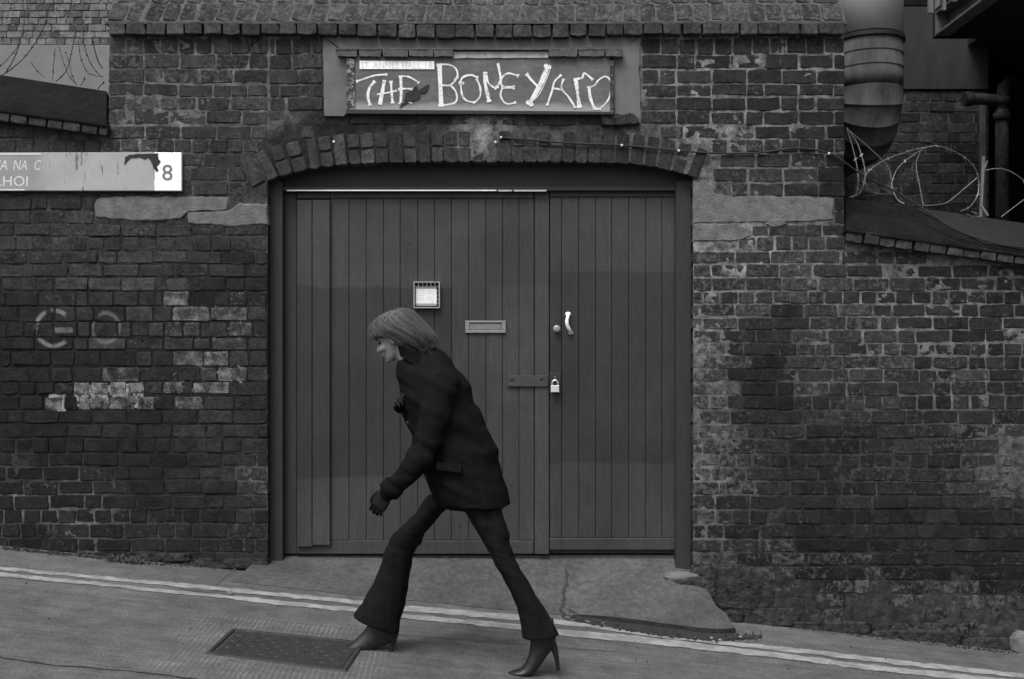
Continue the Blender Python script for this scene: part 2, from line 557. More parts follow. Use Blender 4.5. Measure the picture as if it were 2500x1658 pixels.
L1T = [(-700, 1312), (0, 1384), (179, 1402), (357, 1418), (536, 1434), (700, 1450), (875, 1468), (975, 1479), (1268, 1502), (1354, 1512), (1593, 1548), (1736, 1564), (1900, 1579), (2157, 1609), (2500, 1646), (3200, 1720)]
L1B = [(-700, 1321), (0, 1393), (179, 1410), (357, 1426), (536, 1444), (700, 1460), (875, 1478), (975, 1492), (1268, 1517), (1361, 1525), (1450, 1535), (1593, 1557), (1900, 1590), (2157, 1620), (2500, 1657), (3200, 1731)]
L2T = [(-700, 1328), (0, 1400), (179, 1417), (357, 1435), (500, 1450), (700, 1469), (868, 1485), (971, 1500), (1268, 1525), (1361, 1537), (1557, 1554), (1900, 1596), (2157, 1628), (2443, 1657), (3200, 1738)]
L2B = [(-700, 1338), (0, 1409), (179, 1425), (357, 1444), (536, 1462), (700, 1480), (864, 1495), (968, 1510), (1268, 1539), (1361, 1552), (1557, 1571), (1900, 1608), (2157, 1641), (2300, 1656), (3200, 1754)]
for T, B, ph in ((L1T, L1B, 0), (L2T, L2B, 50)):
    mb = MB()
    X = np.arange(-690, 3190, 5.0)
    vs = []
    for x in X:
        jt = (fnoise(x / 24, 1 + ph, 3) - .5) * 4.4; jb = (fnoise(x / 24, 9 + ph, 4) - .5) * 4.4
        vs.append(G(x, interp(T, x) + jt, 0.004)); vs.append(G(x, interp(B, x) + jb, 0.004))
    mb.add(vs, [(2 * i, 2 * i + 1, 2 * i + 3, 2 * i + 2) for i in range(len(X) - 1)])
    tag(mb.build("road_marking", M_LINE), kind="structure")

def ground_ribbon(name, pts, w, mat, up=0.003, seed=0, kind="structure", parent=None):
    """thin wandering strip on the street: dark groove or crack; pts in pixels, w half width in metres"""
    g = catmull([(p[0], p[1], 0) for p in pts], 10)
    mb = MB(); vs = []
    for i, p in enumerate(g):
        c = G(p.x + (vnoise(i * .7, 3, seed) - .5) * 5, p.y + (vnoise(i * .7, 8, seed) - .5) * 3, up)
        d = (g[min(i + 1, len(g) - 1)] - g[max(i - 1, 0)]).normalized()
        ww = w * (0.4 + 1.2 * float(vnoise(i * .5, 1, seed + 5)))
        nrm = Vector((d.y * 1.0, d.x * 1.0, 0))
        q = Vector((-d.y, -d.x, 0)).normalized() if abs(d.y) > abs(d.x) else Vector((0, 1, 0))
        a = c + q * ww; b = c - q * ww
        a.z = gz(a.x) + up; b.z = gz(b.x) + up
        vs += [a, b]
    mb.add(vs, [(2 * i, 2 * i + 1, 2 * i + 3, 2 * i + 2) for i in range(len(g) - 1)])
    o = mb.build(name, mat, parent)
    if parent is None:
        tag(o, kind=kind)
    return o
M_GROOVE = simple("dark groove", 0.02, 0.035, 30, 0.8)  # flat ribbon colour carrying the shade inside joints and cracks
M_PATCH = simple("road repair", 0.065, 0.085, 9, 0.9, 90, 0.4, 0.005, 0.2)
ground_ribbon("road_joint", [(-200, 1590), (0, 1607), (140, 1625), (300, 1638), (420, 1652), (560, 1668), (900, 1700)], 0.007, M_GROOVE, 0.003, 3)
ground_ribbon("road_joint", [(900, 1545), (1100, 1561), (1250, 1571), (1500, 1592)], 0.003, M_PATCH, 0.003, 9)
mb = MB()
q = [G(500, 1398, .003), G(560, 1400, .003), G(510, 1448, .003), G(440, 1440, .003)]
mb.add(q, [(0, 3, 2, 1)])
tag(mb.build("road_patch", M_PATCH), kind="structure")

# ------------------------------------------------------------------ brickwork
JOINTS = [91, 132, 169, 205, 236, 270, 305, 339, 373, 408, 444, 479, 513, 547, 577, 613, 645, 677, 711, 748, 786, 825, 856, 895, 933, 965, 1001, 1035, 1070, 1107, 1140, 1173, 1208, 1243, 1278, 1314, 1348, 1381, 1416, 1450, 1485, 1520, 1555, 1590, 1625, 1660, 1700]
JR = list(JOINTS)
for i, y in enumerate(JOINTS):      # the courses right of the gate run a touch tighter round the middle
    if y == 748: JR[i] = 743
    if y == 786: JR[i] = 774
    if y == 825: JR[i] = 805
    if y == 856: JR[i] = 837
    if y == 895: JR[i] = 868
    if y == 933: JR[i] = 901
    if y == 965: JR[i] = 932
    if y == 1001: JR[i] = 965
    if y == 1035: JR[i] = 1001
    if y == 1070: JR[i] = 1036
    if y == 1107: JR[i] = 1071
    if y == 1140: JR[i] = 1108
    if y == 1173: JR[i] = 1141
    if y == 1208: JR[i] = 1176
    if y == 1243: JR[i] = 1210
    if y == 1278: JR[i] = 1245
    if y == 1314: JR[i] = 1281
    if y == 1348: JR[i] = 1316
    if y == 1381: JR[i] = 1349
    if y == 1416: JR[i] = 1382
    if y == 1450: JR[i] = 1416
    if y >= 1485: JR[i] = y - 35
JR.append(1700)
INTR = [(600, 470), (640, 450), (653, 445), (707, 428), (761, 416), (832, 406), (957, 402), (1100, 399), (1279, 400), (1450, 401), (1521, 404), (1586, 411), (1657, 425), (1693, 437), (1740, 460)]
LEAN = [(600, -36), (640, -29), (700, -23), (760, -12), (850, -5), (1000, -2.5), (1250, 0), (1450, 2), (1560, 7), (1640, 13), (1700, 24), (1740, 32)]
RINGT = 82
DL, DR = 655, 1691     # jambs of the gateway

def ring_hit(x, y):
    """inside the arch ring?"""
    for xx in np.linspace(635, 1712, 60):
        yb = interp(INTR, xx)
        if abs(x - xx) > 70: continue
        a = math.radians(interp(LEAN, xx))
        ux, uy = math.sin(a), -math.cos(a)
        t = (x - xx) * ux + (y - yb) * uy
        s = (x - xx) * -uy + (y - yb) * ux
        if -2 < t < RINGT + 3 and abs(s) < 12: return True
    return False

def inpoly(x, y, P):
    r = False; n = len(P)
    for i in range(n):
        x1, y1 = P[i]; x2, y2 = P[(i + 1) % n]
        if (y1 > y) != (y2 > y) and x < (x2 - x1) * (y - y1) / (y2 - y1) + x1: r = not r
    return r

STONE_L1 = [(229, 500), (236, 484), (300, 479), (420, 480), (560, 482), (556, 512), (460, 516), (440, 536), (340, 540), (290, 536), (232, 530)]
STONE_L2 = [(458, 518), (560, 514), (585, 496), (652, 500), (653, 547), (560, 552), (458, 545)]
STONE_R1 = [(1694, 442), (1716, 452), (1745, 470), (1790, 481), (1900, 480), (2036, 484), (2034, 536), (1960, 541), (1830, 543), (1694, 544)]
STONE_R2 = [(1694, 546), (1780, 548), (1832, 556), (1834, 578), (1800, 588), (1694, 590)]
COPL_B = [(-700, 240), (0, 299), (250, 335), (264, 337)]
COPR_B = [(2066, 592), (2500, 650), (3200, 745)]

def free(x, y):
    if x < 262 and y < interp(COPL_B, x) + 4: return False
    if x > 2064 and y < interp(COPR_B, x) + 4: return False
    if 262 <= x <= 2064 and y < 91: return False
    if DL < x < DR and y > interp(INTR, x) - 2: return False
    if 790 < x < 850 and y < 282: return False
    if 1497 < x < 1565 and y < 284: return False
    if 849 < x < 1498 and y < 274: return False
    for P in (STONE_L1, STONE_L2, STONE_R1, STONE_R2):
        if inpoly(x, y, P): return False
    if 590 < x < 1760 and 300 < y < 470 and ring_hit(x, y): return False
    return True

# brick tone (albedo), mortar lightness and smear of the different parts of the front, sampled over the photograph
CTRL = [  # x, y, brick, mortar, lime
    (350, 180, .055, .50, .5), (600, 160, .053, .55, .5), (400, 300, .054, .62, .5), (640, 260, .050, .5, .4), (560, 400, .047, .30, .3),
    (120, 380, .040, .22, .2), (120, 520, .046, .24, .3), (400, 600, .050, .20, .3), (600, 560, .044, .28, .3), (120, 640, .048, .20, .3), (300, 660, .056, .14, .3),
    (560, 660, .036, .10, .2), (60, 760, .032, .08, .1), (250, 780, .040, .06, .1), (500, 800, .046, .05, .1), (60, 920, .027, .06, .0), (300, 950, .036, .10, .1), (560, 930, .044, .08, .2),
    (100, 1060, .026, .06, .0), (350, 1060, .030, .06, .1), (560, 1080, .040, .12, .2), (80, 1150, .026, .20, .2), (80, 1230, .030, .55, .4), (200, 1260, .030, .50, .3), (350, 1190, .028, .12, .1), (550, 1220, .030, .12, .2), (620, 1180, .044, .40, .5),
    (350, 1310, .030, .25, .2), (600, 1330, .034, .22, .3), (100, 1320, .026, .15, .2),
    (820, 350, .052, .10, .1), (700, 380, .050, .10, .1), (1000, 350, .054, .10, .1), (1420, 350, .052, .16, .2), (1000, 300, .048, .35, .2), (1200, 312, .058, .8, .95), (1400, 300, .046, .4, .2), (1250, 360, .056, .28, .3), (1600, 360, .044, .40, .3),
    (1650, 180, .044, .66, .4), (1850, 150, .042, .68, .3), (2000, 180, .040, .66, .3), (1700, 300, .042, .72, .5), (1900, 300, .040, .70, .4), (2030, 330, .032, .5, .2), (1800, 420, .052, .55, .6), (1950, 430, .046, .55, .5), (2040, 440, .028, .2, .1),
    (1740, 620, .042, .72, .5), (1850, 640, .044, .85, .5), (1980, 640, .054, .62, .6), (1730, 740, .046, .70, .5), (1850, 720, .050, .60, .6), (1900, 810, .030, .16, .2), (1720, 850, .056, .55, .8), (1990, 800, .050, .5, .5),
    (1870, 900, .022, .08, .1), (1860, 1000, .024, .08, .2), (1740, 960, .048, .5, .8), (1980, 920, .046, .45, .5), (1960, 1030, .030, .15, .2),
    (2150, 640, .040, .45, .4), (2300, 680, .034, .50, .3), (2460, 700, .027, .40, .2), (2150, 760, .046, .62, .5), (2300, 770, .036, .62, .3), (2460, 790, .030, .50, .3), (2150, 860, .048, .58, .5), (2320, 860, .042, .55, .4), (2470, 880, .036, .45, .3),
    (2150, 960, .042, .50, .4), (2320, 980, .036, .50, .5), (2470, 970, .036, .40, .3), (2150, 1060, .034, .15, .3), (2300, 1080, .032, .25, .4), (2450, 1060, .046, .45, .7),
    (1740, 1060, .044, .5, .8), (1740, 1180, .042, .60, .8), (1820, 1160, .040, .40, .6), (1900, 1130, .028, .12, .2), (1730, 1300, .036, .45, .7), (1820, 1280, .026, .18, .3), (2000, 1180, .026, .14, .2), (2150, 1170, .027, .2, .3), (2300, 1190, .030, .12, .3), (2470, 1180, .046, .4, .8),
    (2000, 1280, .024, .05, .1), (2200, 1270, .024, .05, .1), (2350, 1290, .027, .06, .2), (2470, 1290, .024, .06, .2), (1750, 1400, .044, .22, .95), (1850, 1400, .030, .14, .8), (2000, 1390, .022, .08, .5), (2200, 1390, .022, .08, .4), (2450, 1390, .018, .04, .4),
    (1950, 1470, .030, .12, .9), (2150, 1480, .030, .14, .9), (2300, 1490, .030, .18, .85), (2470, 1510, .028, .16, .9), (-300, 800, .032, .1, .1), (2900, 900, .03, .3, .3)]
CA = np.array(CTRL)
lo_ = (CA[:, 0] > 1690) & (CA[:, 1] > 700) & (CA[:, 2] < .031)
CA[lo_, 2] *= 1.22; CA[lo_, 3] = CA[lo_, 3] * 1.25 + .03
def ctrl(x, y):
    x = np.atleast_1d(np.asarray(x, float)); y = np.atleast_1d(np.asarray(y, float))
    out = np.empty((len(x), 3))
    for i in range(0, len(x), 20000):
        d2 = (x[i:i + 20000, None] - CA[None, :, 0]) ** 2 + (y[i:i + 20000, None] - CA[None, :, 1]) ** 2
        w = 1 / (d2 + 35 ** 2) ** 2
        w /= w.sum(1, keepdims=True)
        out[i:i + 20000] = w @ CA[:, 2:5]
    out[:, 0] = .62 * out[:, 0] * (out[:, 0] / .05) ** .5
    return out

PAINT = []
def prow(y0, y1, items):
    for a, b, p in items:
        PAINT.append((a / 2.8, b / 2.8, y0, y1, p))
prow(645, 677, [(1330, 1460, .75)])
prow(711, 748, [(1110, 1290, .8), (1570, 1690, .65), (780, 950, .2)])
prow(748, 786, [(650, 800, .45), (870, 1050, .55), (1190, 1435, .8), (1440, 1690, .75)])
prow(786, 825, [(1010, 1110, .55), (1140, 1250, .65), (1260, 1370, .6), (1570, 1725, .7)])
prow(825, 856, [(860, 1105, .5), (1450, 1690, .65)])
prow(856, 895, [(1190, 1390, .7), (1400, 1570, .85), (1570, 1700, .45)])
prow(895, 933, [(700, 950, .7), (970, 1215, .4), (1380, 1480, .5), (1485, 1690, .8), (1700, 1760, .75)])
prow(933, 965, [(370, 490, .55), (510, 610, .95), (625, 745, 1.), (745, 870, .95), (880, 985, .9), (1000, 1100, .6), (1130, 1250, .85), (1320, 1570, .85), (1580, 1820, .4)])
prow(965, 1001, [(330, 430, .9), (540, 620, .9), (620, 730, .85), (800, 920, .9), (940, 1050, .85), (1130, 1180, .7), (1220, 1390, .8)])
prow(1001, 1035, [(1330, 1450, .5)])
def paint_at(x0, x1, y0, y1):
    cx, cy = (x0 + x1) / 2, (y0 + y1) / 2
    best = 0
    for a, b, p0, p1, p in PAINT:
        if p0 - 2 <= cy <= p1 + 2:
            ov = min(b, x1) - max(a, x0)
            if ov > 0.3 * (x1 - x0): best = max(best, p * min(1, .5 + .5 * ov / (x1 - x0)))
    return best

MANUAL = {  # course top -> brick ends in the left pier, read from the photograph (2.8 x pixels)
    711: [0, 40, 265, 520, 600, 780, 950, 1060, 1110, 1290, 1460, 1570, 1690, 1828],
    748: [0, 130, 370, 520, 640, 855, 1050, 1180, 1436, 1692, 1828],
    786: [0, 45, 165, 240, 370, 530, 620, 800, 900, 1010, 1125, 1250, 1370, 1562, 1728, 1828],
    825: [0, 240, 500, 600, 860, 1115, 1320, 1442, 1692, 1828],
    856: [0, 80, 350, 515, 690, 930, 1040, 1182, 1392, 1568, 1700, 1828],
    895: [0, 200, 350, 500, 700, 958, 1220, 1372, 1480, 1692, 1828],
    933: [0, 135, 245, 370, 500, 618, 745, 870, 988, 1112, 1255, 1318, 1572, 1828],
    965: [0, 135, 300, 435, 530, 622, 735, 930, 1055, 1190, 1392, 1600, 1828],
}

def brick_mesh(name, L, H, Dp=0.10, seed=0, worn=1.0):
    r = random.Random(seed)
    hl, hh = L / 2, H / 2
    c = min(hl, hh) * r.uniform(.10, .26) * worn
    j = lambda a: r.uniform(-a, a) * worn
    o_ = [(-hl + c, -hh), (j(hl * .3), -hh + j(.003)), (hl - c, -hh), (hl, -hh + c), (hl, hh - c), (hl - c, hh), (j(hl * .3), hh + j(.003)), (-hl + c, hh), (-hl, hh - c), (-hl, -hh + c)]
    o_ = [(x + j(.0045), z + j(.0036)) for x, z in o_]
    b = r.uniform(.0022, .0045)
    vs = []
    for x, z in o_:
        vs.append((x * (1 - b / hl) + j(.001), j(.0015), z * (1 - b / hh) + j(.001)))
    for x, z in o_: vs.append((x, b * .9 + j(.001), z))
    for x, z in o_: vs.append((x, Dp, z))
    n = len(o_)
    fs = [tuple(range(n))]
    for i in range(n):
        k = (i + 1) % n
        fs += [(n + i, n + k, k, i), (2 * n + i, 2 * n + k, n + k, n + i)]
    me = bpy.data.meshes.new(name)
    me.from_pydata(vs, [], fs)
    me.materials.append(M_BRICK)
    me.update()
    return me, np.array(vs), fs

VAR = {}
for key, L, H, nv in (("s", .216, .080, 16), ("h", .104, .080, 12), ("q", .155, .080, 6), ("v", .076, .208, 8), ("vh", .076, .098, 8)):
    VAR[key] = [brick_mesh("brick", L, H, 0.10, 100 * i + len(key), 1.0) + ((L, H),) for i in range(nv)]

class Field:
    """bricks past the first 300 of a wall, joined"""
    def __init__(self): self.v = []; self.f = []; self.c = []; self.n = 0
    def add(self, arr, fs, col):
        self.v.append(arr); self.f += [tuple(i + self.n for i in f) for f in fs]
        self.c += [col] * len(arr); self.n += len(arr)
    def build(self, name, parent):
        me = bpy.data.meshes.new(name)
        me.from_pydata(np.concatenate(self.v).tolist(), [], self.f)
        me.materials.append(M_BRICK_J)
        at = me.attributes.new("tone", 'FLOAT_COLOR', 'POINT')
        at.data.foreach_set("color", np.array([(c[0], c[1], c[2], 1) for c in self.c]).ravel())
        me.update()
        o = link(name, me, parent); o["kind"] = "stuff"
        return o

def brick_spec(x0, x1, y0, y1, gap=5.4, key=None, Y=0.0, rot=None, out=None, colour=None):
    """a brick filling pixel box x0..x1, y0..y1 of the wall plane at depth Y"""
    k = F / (D + Y)
    w = max((x1 - x0 - gap * random.uniform(.5, 1.25)) / k, .02); h = max((y1 - y0 - gap * random.uniform(.6, 1.2)) / k, .02)
    if key is None:
        key = "s" if w > .185 else ("q" if w > .13 else "h")
    me, arr, fs, (L, H) = random.choice(VAR[key])
    c = W((x0 + x1) / 2, (y0 + y1) / 2, Y)
    cx, cy = (x0 + x1) / 2, (y0 + y1) / 2
    b, m, lime = ctrl(cx, cy)[0]
    if colour is None:
        t = b * math.exp(random.gauss(0, .20))
        colour = (t, paint_at(x0, x1, y0, y1), max(0, min(1, lime + random.uniform(-.25, .25))))
    dy = random.gauss(0, .0016) + (random.random() < .04) * random.uniform(.002, .004)
    if out is not None: dy = out
    return dict(me=me, arr=arr, fs=fs, loc=(c.x, Y + dy, c.z), rot=random.gauss(0, .007) if rot is None else rot, sc=(w / L, 1, h / H), col=colour, size=w * h, cx=cx, cy=cy)

def place_bricks(specs, parent, name="brick", limit=300, field="brick_field"):
    specs = sorted(specs, key=lambda s: -s["size"])
    vis = [s for s in specs if -20 < s["cx"] < 2520 and -10 < s["cy"] < 1668]
    hid = [s for s in specs if not (-20 < s["cx"] < 2520 and -10 < s["cy"] < 1668)]
    for s in vis[:limit]:
        o = bpy.data.objects.new(name, s["me"])
        o.location = s["loc"]; o.rotation_euler = (0, s["rot"], 0); o.scale = s["sc"]
        o.color = (*s["col"], 1)
        COL.objects.link(o); attach(o, parent)
    rest = vis[limit:] + hid
    if rest:
        fl = Field()
        for s in rest:
            a = s["arr"] * np.array(s["sc"])
            c_, s_ = math.cos(s["rot"]), math.sin(s["rot"])
            a = np.stack([a[:, 0] * c_ + a[:, 2] * s_, a[:, 1], -a[:, 0] * s_ + a[:, 2] * c_], 1) + np.array(s["loc"])
            fl.add(a, s["fs"], s["col"])
        fl.build(field, parent)

def course(y0, y1, xa, xb, header, manual=None):
    """bricks of one course between xa and xb where the wall is free"""
    res = []
    step = 3.0
    x = xa; start = None; spans = []
    while x <= xb + .1:
        ok = free(x, y0 + (y1 - y0) * .3) and free(x, y0 + (y1 - y0) * .7)
        if ok and start is None: start = x
        if (not ok or x + step > xb) and start is not None:
            spans.append((start, x if ok else x - step)); start = None
        x += step
    for a, b in spans:
        if b - a < 9: continue
        cuts = [a]
        if manual and a < 20:
            cuts = [a] + [v for v in np.arange(-86 * 4 + random.uniform(-30, 30), -30, 86) if v > a + 20] + [m / 2.8 for m in manual if a + 10 < m / 2.8 < b - 10]
        else:
            x = a - random.uniform(0, 40 if header else 80) if a < xa + 5 else a
            first = True
            while True:
                if header: L = 43 + random.gauss(0, 1.8)
                else:
                    L = 86 + random.gauss(0, 2.2)
                    if random.random() < .16: L = 43 + random.gauss(0, 2)
                if first and not header and random.random() < .5: L = random.choice((43, 60, 86))
                first = False
                x += L
                if x > b - 22: break
                if x > a + 14: cuts.append(x)
        cuts.append(b)
        for p, q_ in zip(cuts[:-1], cuts[1:]):
            dy = (vnoise(p / 160, y0 / 30, 5) - .5) * 4
            yy0, yy1 = y0 + dy, y1 + dy + random.gauss(0, .7)
            if yy0 > 1461 + SL * ((p + q_) / 2 - CX) + 14: continue
            res.append((p, q_, yy0, yy1))
    return res

gate_wall = thing("gateway_wall", (0, 0.2, 0), "sooty brick gateway front with flat arch, stepped string course and render panel", "brick wall")
wall_l = thing("boundary_wall", (W(60, 1340).x, 0.1, 0.3), "dark brick boundary wall with sloping cement coping beside the white street sign", "brick wall")
wall_r = thing("boundary_wall", (W(2300, 1560).x, 0.1, -.3), "dark brick boundary wall under the razor wire with long sloping coping", "brick wall")
# fix stored places (names get suffixes)
PLOC[wall_l.name] = tuple(wall_l.location); PLOC[wall_r.name] = tuple(wall_r.location)

SP = {"g": [], "l": [], "r": []}
HEAD = {0, 7, 14, 18, 24, 28, 33, 37}
for i in range(len(JOINTS) - 1):
    y0, y1 = JOINTS[i], JOINTS[i + 1]
    hd = i in HEAD or i == 0
    for p, q_, a, b in course(y0, y1, -420, DL, hd, MANUAL.get(y0)):
        c = (p + q_) / 2
        (SP["l"] if c < 262 else SP["g"]).append(brick_spec(p, q_, a, b))
for i in range(len(JR) - 1):
    y0, y1 = JR[i], JR[i + 1]
    if y1 - y0 < 10: continue
    hd = i in {0, 7, 14, 18, 22, 26, 30, 34, 39}
    for p, q_, a, b in course(y0, y1, DL + 2 if y1 < 480 else DR - 3, 2880, hd):
        c = (p + q_) / 2
        key = None
        (SP["r"] if c > 2064 else SP["g"]).append(brick_spec(p, q_, a, b))
place_bricks(SP["g"], gate_wall)
place_bricks(SP["l"], wall_l)
place_bricks(SP["r"], wall_r)

# arch ring
x = 634.0; i = 0
while x < 1712:
    yb = interp(INTR, x); a = math.radians(interp(LEAN, x))
    ux, uy = math.sin(a), -math.cos(a)
    wd = 32 + random.gauss(0, 2)
    pieces = [(2, RINGT - 2)] if (i % 2 == 0) ^ (random.random() < .2) else [(2, 40), (42, RINGT - 2)]
    for t0, t1 in pieces:
        tm = (t0 + t1) / 2
        cx, cy = x + ux * tm, yb + uy * tm
        hgt = t1 - t0
        s = brick_spec(cx - wd / 2, cx + wd / 2, cy - hgt / 2, cy + hgt / 2, gap=4.5, key="v" if hgt > 60 else "vh", rot=a + random.gauss(0, .012), out=random.gauss(-.002, .003))
        s["col"] = (s["col"][0] * (1.9 if random.random() < .07 else random.uniform(.95, 1.35)), 0, s["col"][2] * .5)
        place_bricks([s], gate_wall, "voussoir")
    x += wd + 2.2 / max(.8, math.cos(a)) * .6
    i += 1

# string course and the tumbled bricks above it
SAG = [(-400, 0), (760, 0), (900, 5), (1100, 9), (1350, 8), (1500, 2), (1560, 0), (3000, 0)]
x = 262.0
k = F / D
while x < 2060:
    wd = min(46 + random.gauss(0, 2), 2064 - x)
    if 2064 - x - wd < 20: wd = 2064 - x
    sg = interp(SAG, x + wd / 2)
    s = brick_spec(x, x + wd, 53 + sg * .6, 85 + sg + random.gauss(0, .8), key="h", Y=-.055, out=random.gauss(0, .003), gap=4)
    s["loc"] = (s["loc"][0], s["loc"][1], s["loc"][2])
    s["col"] = (random.uniform(.030, .055), 0, .2)
    s["sc"] = (s["sc"][0], 1.6, s["sc"][2])
    place_bricks([s], gate_wall, "string_course_brick")
    x += wd
WA = math.radians(30)
WO = Vector((0, -.012, W(0, 53).z)); WDv = Vector((0, math.sin(WA), math.cos(WA)))
for row in range(2):
    x = 264.0 - random.uniform(0, 20) * row
    while x < 2044:
        wd = 45 + random.gauss(0, 4)
        if 2060 - x - wd < 24: wd = 2060 - x
        me, arr, fs, (L, H) = random.choice(VAR["vh"])
        c = WO + WDv * (.082 + row * .160)
        xm = max(x, 264) + wd / 2 + row * 10
        t = random.uniform(.024, .044) if 500 > x or x > 1500 else random.uniform(.030, .056)
        ob = bpy.data.objects.new("weathering_brick", me)
        ob.location = (W(min(xm, 2040), 0).x, c.y + random.gauss(0, .002) - .001 - interp(SAG, x) * .5 / S * math.tan(WA), c.z - interp(SAG, x) * .5 / S)
        ob.rotation_euler = (-WA, math.radians(9 if x < 1000 else 3) + random.gauss(0, .03), 0)
        ob.scale = ((wd - 6) / S / L, .6, .146 / H)
        ob.color = (t, .5 if (1080 < x < 1340 and random.random() < .35) else 0, .6, 1)
        COL.objects.link(ob); attach(ob, gate_wall)
        x += wd

# mortar bed: a finely uneven sheet that now and then runs over the brick edges
def mortar_sheet(name, parent, x0, x1, y0f, y1, keep, step=4.6, Y=0.0, seed=0, tonefn=None):
    xs = np.arange(x0, x1 + step, step); ys = np.arange(y0f, y1 + step, step)
    XX, YY = np.meshgrid(xs, ys)
    k = F / (D + Y)
    c = (tonefn or ctrl)(XX.ravel(), YY.ravel())
    lime = c[:, 2].reshape(XX.shape); lt = c[:, 1].reshape(XX.shape)
    big = fnoise(XX / 60, YY / 60, seed + 1, 3); fine = fnoise(XX / 13, YY / 10, seed + 2, 3)
    dep = 0.0060 - (big - .5) * .008 - (fine - .5) * .011 - lime * .0030 - np.clip(lime - .55, 0, 1) * .012
    dep = np.clip(dep, -.004, .016)
    V = np.stack([(XX - CX) / k, Y + dep, CH - (YY - HY) / k], -1).reshape(-1, 3)
    nx, ny = len(xs), len(ys)
    idx = np.arange(nx * ny).reshape(ny, nx)
    kp = keep(XX, YY)
    q = np.stack([idx[:-1, :-1], idx[1:, :-1], idx[1:, 1:], idx[:-1, 1:]], -1)
    ok = kp[:-1, :-1] & kp[1:, :-1] & kp[1:, 1:] & kp[:-1, 1:]
    q = q[ok]
    me = bpy.data.meshes.new(name)
    used = np.unique(q); remap = -np.ones(nx * ny, int); remap[used] = np.arange(len(used))
    q = remap[q]
    me.vertices.add(len(used)); me.vertices.foreach_set("co", V[used].ravel())
    me.loops.add(q.size); me.loops.foreach_set("vertex_index", q.ravel())
    me.polygons.add(len(q)); me.polygons.foreach_set("loop_start", np.arange(0, q.size, 4)); me.polygons.foreach_set("loop_total", np.full(len(q), 4))
    me.polygons.foreach_set("use_smooth", [True] * len(q))
    me.update(); me.validate()
    pt = np.zeros(len(used))
    fx, fy = XX.ravel()[used], YY.ravel()[used]
    pt = np.where((fx > 180) & (fx < 350) & (fy > 936) & (fy < 995), .72, 0) + np.where((fx > 400) & (fx < 600) & (fy > 745) & (fy < 830), .4, 0) + np.where((fx > 420) & (fx < 600) & (fy > 860) & (fy < 960), .45, 0) + np.where((fx > 115) & (fx < 160) & (fy > 962) & (fy < 1006), .8, 0)
    at = me.attributes.new("tone", 'FLOAT_COLOR', 'POINT')
    at.data.foreach_set("color", np.stack([lt.ravel()[used], pt, lime.ravel()[used], np.ones(len(used))], 1).ravel())
    me.materials.append(M_MORTAR)
    return link(name, me, parent)

def keep_gate(X, Y):
    ia = np.interp(X, [p[0] for p in INTR], [p[1] for p in INTR])
    return (X >= 264) & (X <= 2062) & (Y >= 60) & ~((X > DL + 1) & (X < DR - 1) & (Y > ia - 5))
def keep_l(X, Y):
    return (X <= 266) & (Y > np.interp(X, [p[0] for p in COPL_B], [p[1] for p in COPL_B]) - 30)
def keep_r(X, Y):
    return (X >= 2060) & (Y > np.interp(X, [p[0] for p in COPR_B], [p[1] for p in COPR_B]) - 30)
mortar_sheet("mortar", gate_wall, 262, 2064, 56, 1640, keep_gate, seed=1)
mortar_sheet("mortar", wall_l, -420, 268, 200, 1500, keep_l, seed=1)
mortar_sheet("mortar", wall_r, 2058, 2880, 560, 1760, keep_r, seed=1)

# solid core behind the facing, with the reveals of the gateway
core = MB()
def pbox(mb, x0, x1, y0, y1, Y0, Y1):
    a = W(x0, y1); b = W(x1, y0)
    mb.box((a.x, Y0, a.z), (b.x, Y1, b.z))
pbox(core, 264, DL - 6, 60, 1750, .06, 2.3)
pbox(core, DR + 6, 2062, 60, 1750, .06, 2.3)
arch = [(DL - 6, 60)] + [(x, interp(INTR, x) - 8) for x in np.linspace(DL - 6, DR + 6, 40)] + [(DR + 6, 60)]
core.prism([(W(x, y).x, W(x, y).z) for x, y in arch], .06, .45)
core.build("wall_core", M_CORE, gate_wall)
# slope body behind the weathering bricks
mb = MB()
a0, a1 = W(263, 56), W(2063, 56)
vs = []
for X in (a0.x, a1.x):
    vs += [(X, -.05, a0.z - .003), (X, -.012 + .0055, a0.z + .008), (X, -.0065 + .35 * math.sin(WA), a0.z + .008 + .35 * math.cos(WA)), (X, 2.3, a0.z + .45), (X, 2.3, a0.z - .1), (X, -.05, a0.z - .02)]
mb.add(vs, [(0, 1, 7, 6), (1, 2, 8, 7), (2, 3, 9, 8), (5, 0, 6, 11), (4, 5, 11, 10), (0, 5, 4, 3, 2, 1), (6, 7, 8, 9, 10, 11)])
M_MORT2 = simple("pointing of the weathering", 0.05, 0.10, 20, 0.95, 70, 0.7, 0.01, 0.1)
mb.build("weathering_bed", M_MORT2, gate_wall)
core = MB(); pbox(core, -700, 262, 320, 1700, .03, .25); core.build("wall_core", M_CORE, wall_l)
core = MB(); pbox(core, 2064, 3200, 640, 1800, .03, .25); core.build("wall_core", M_CORE, wall_r)

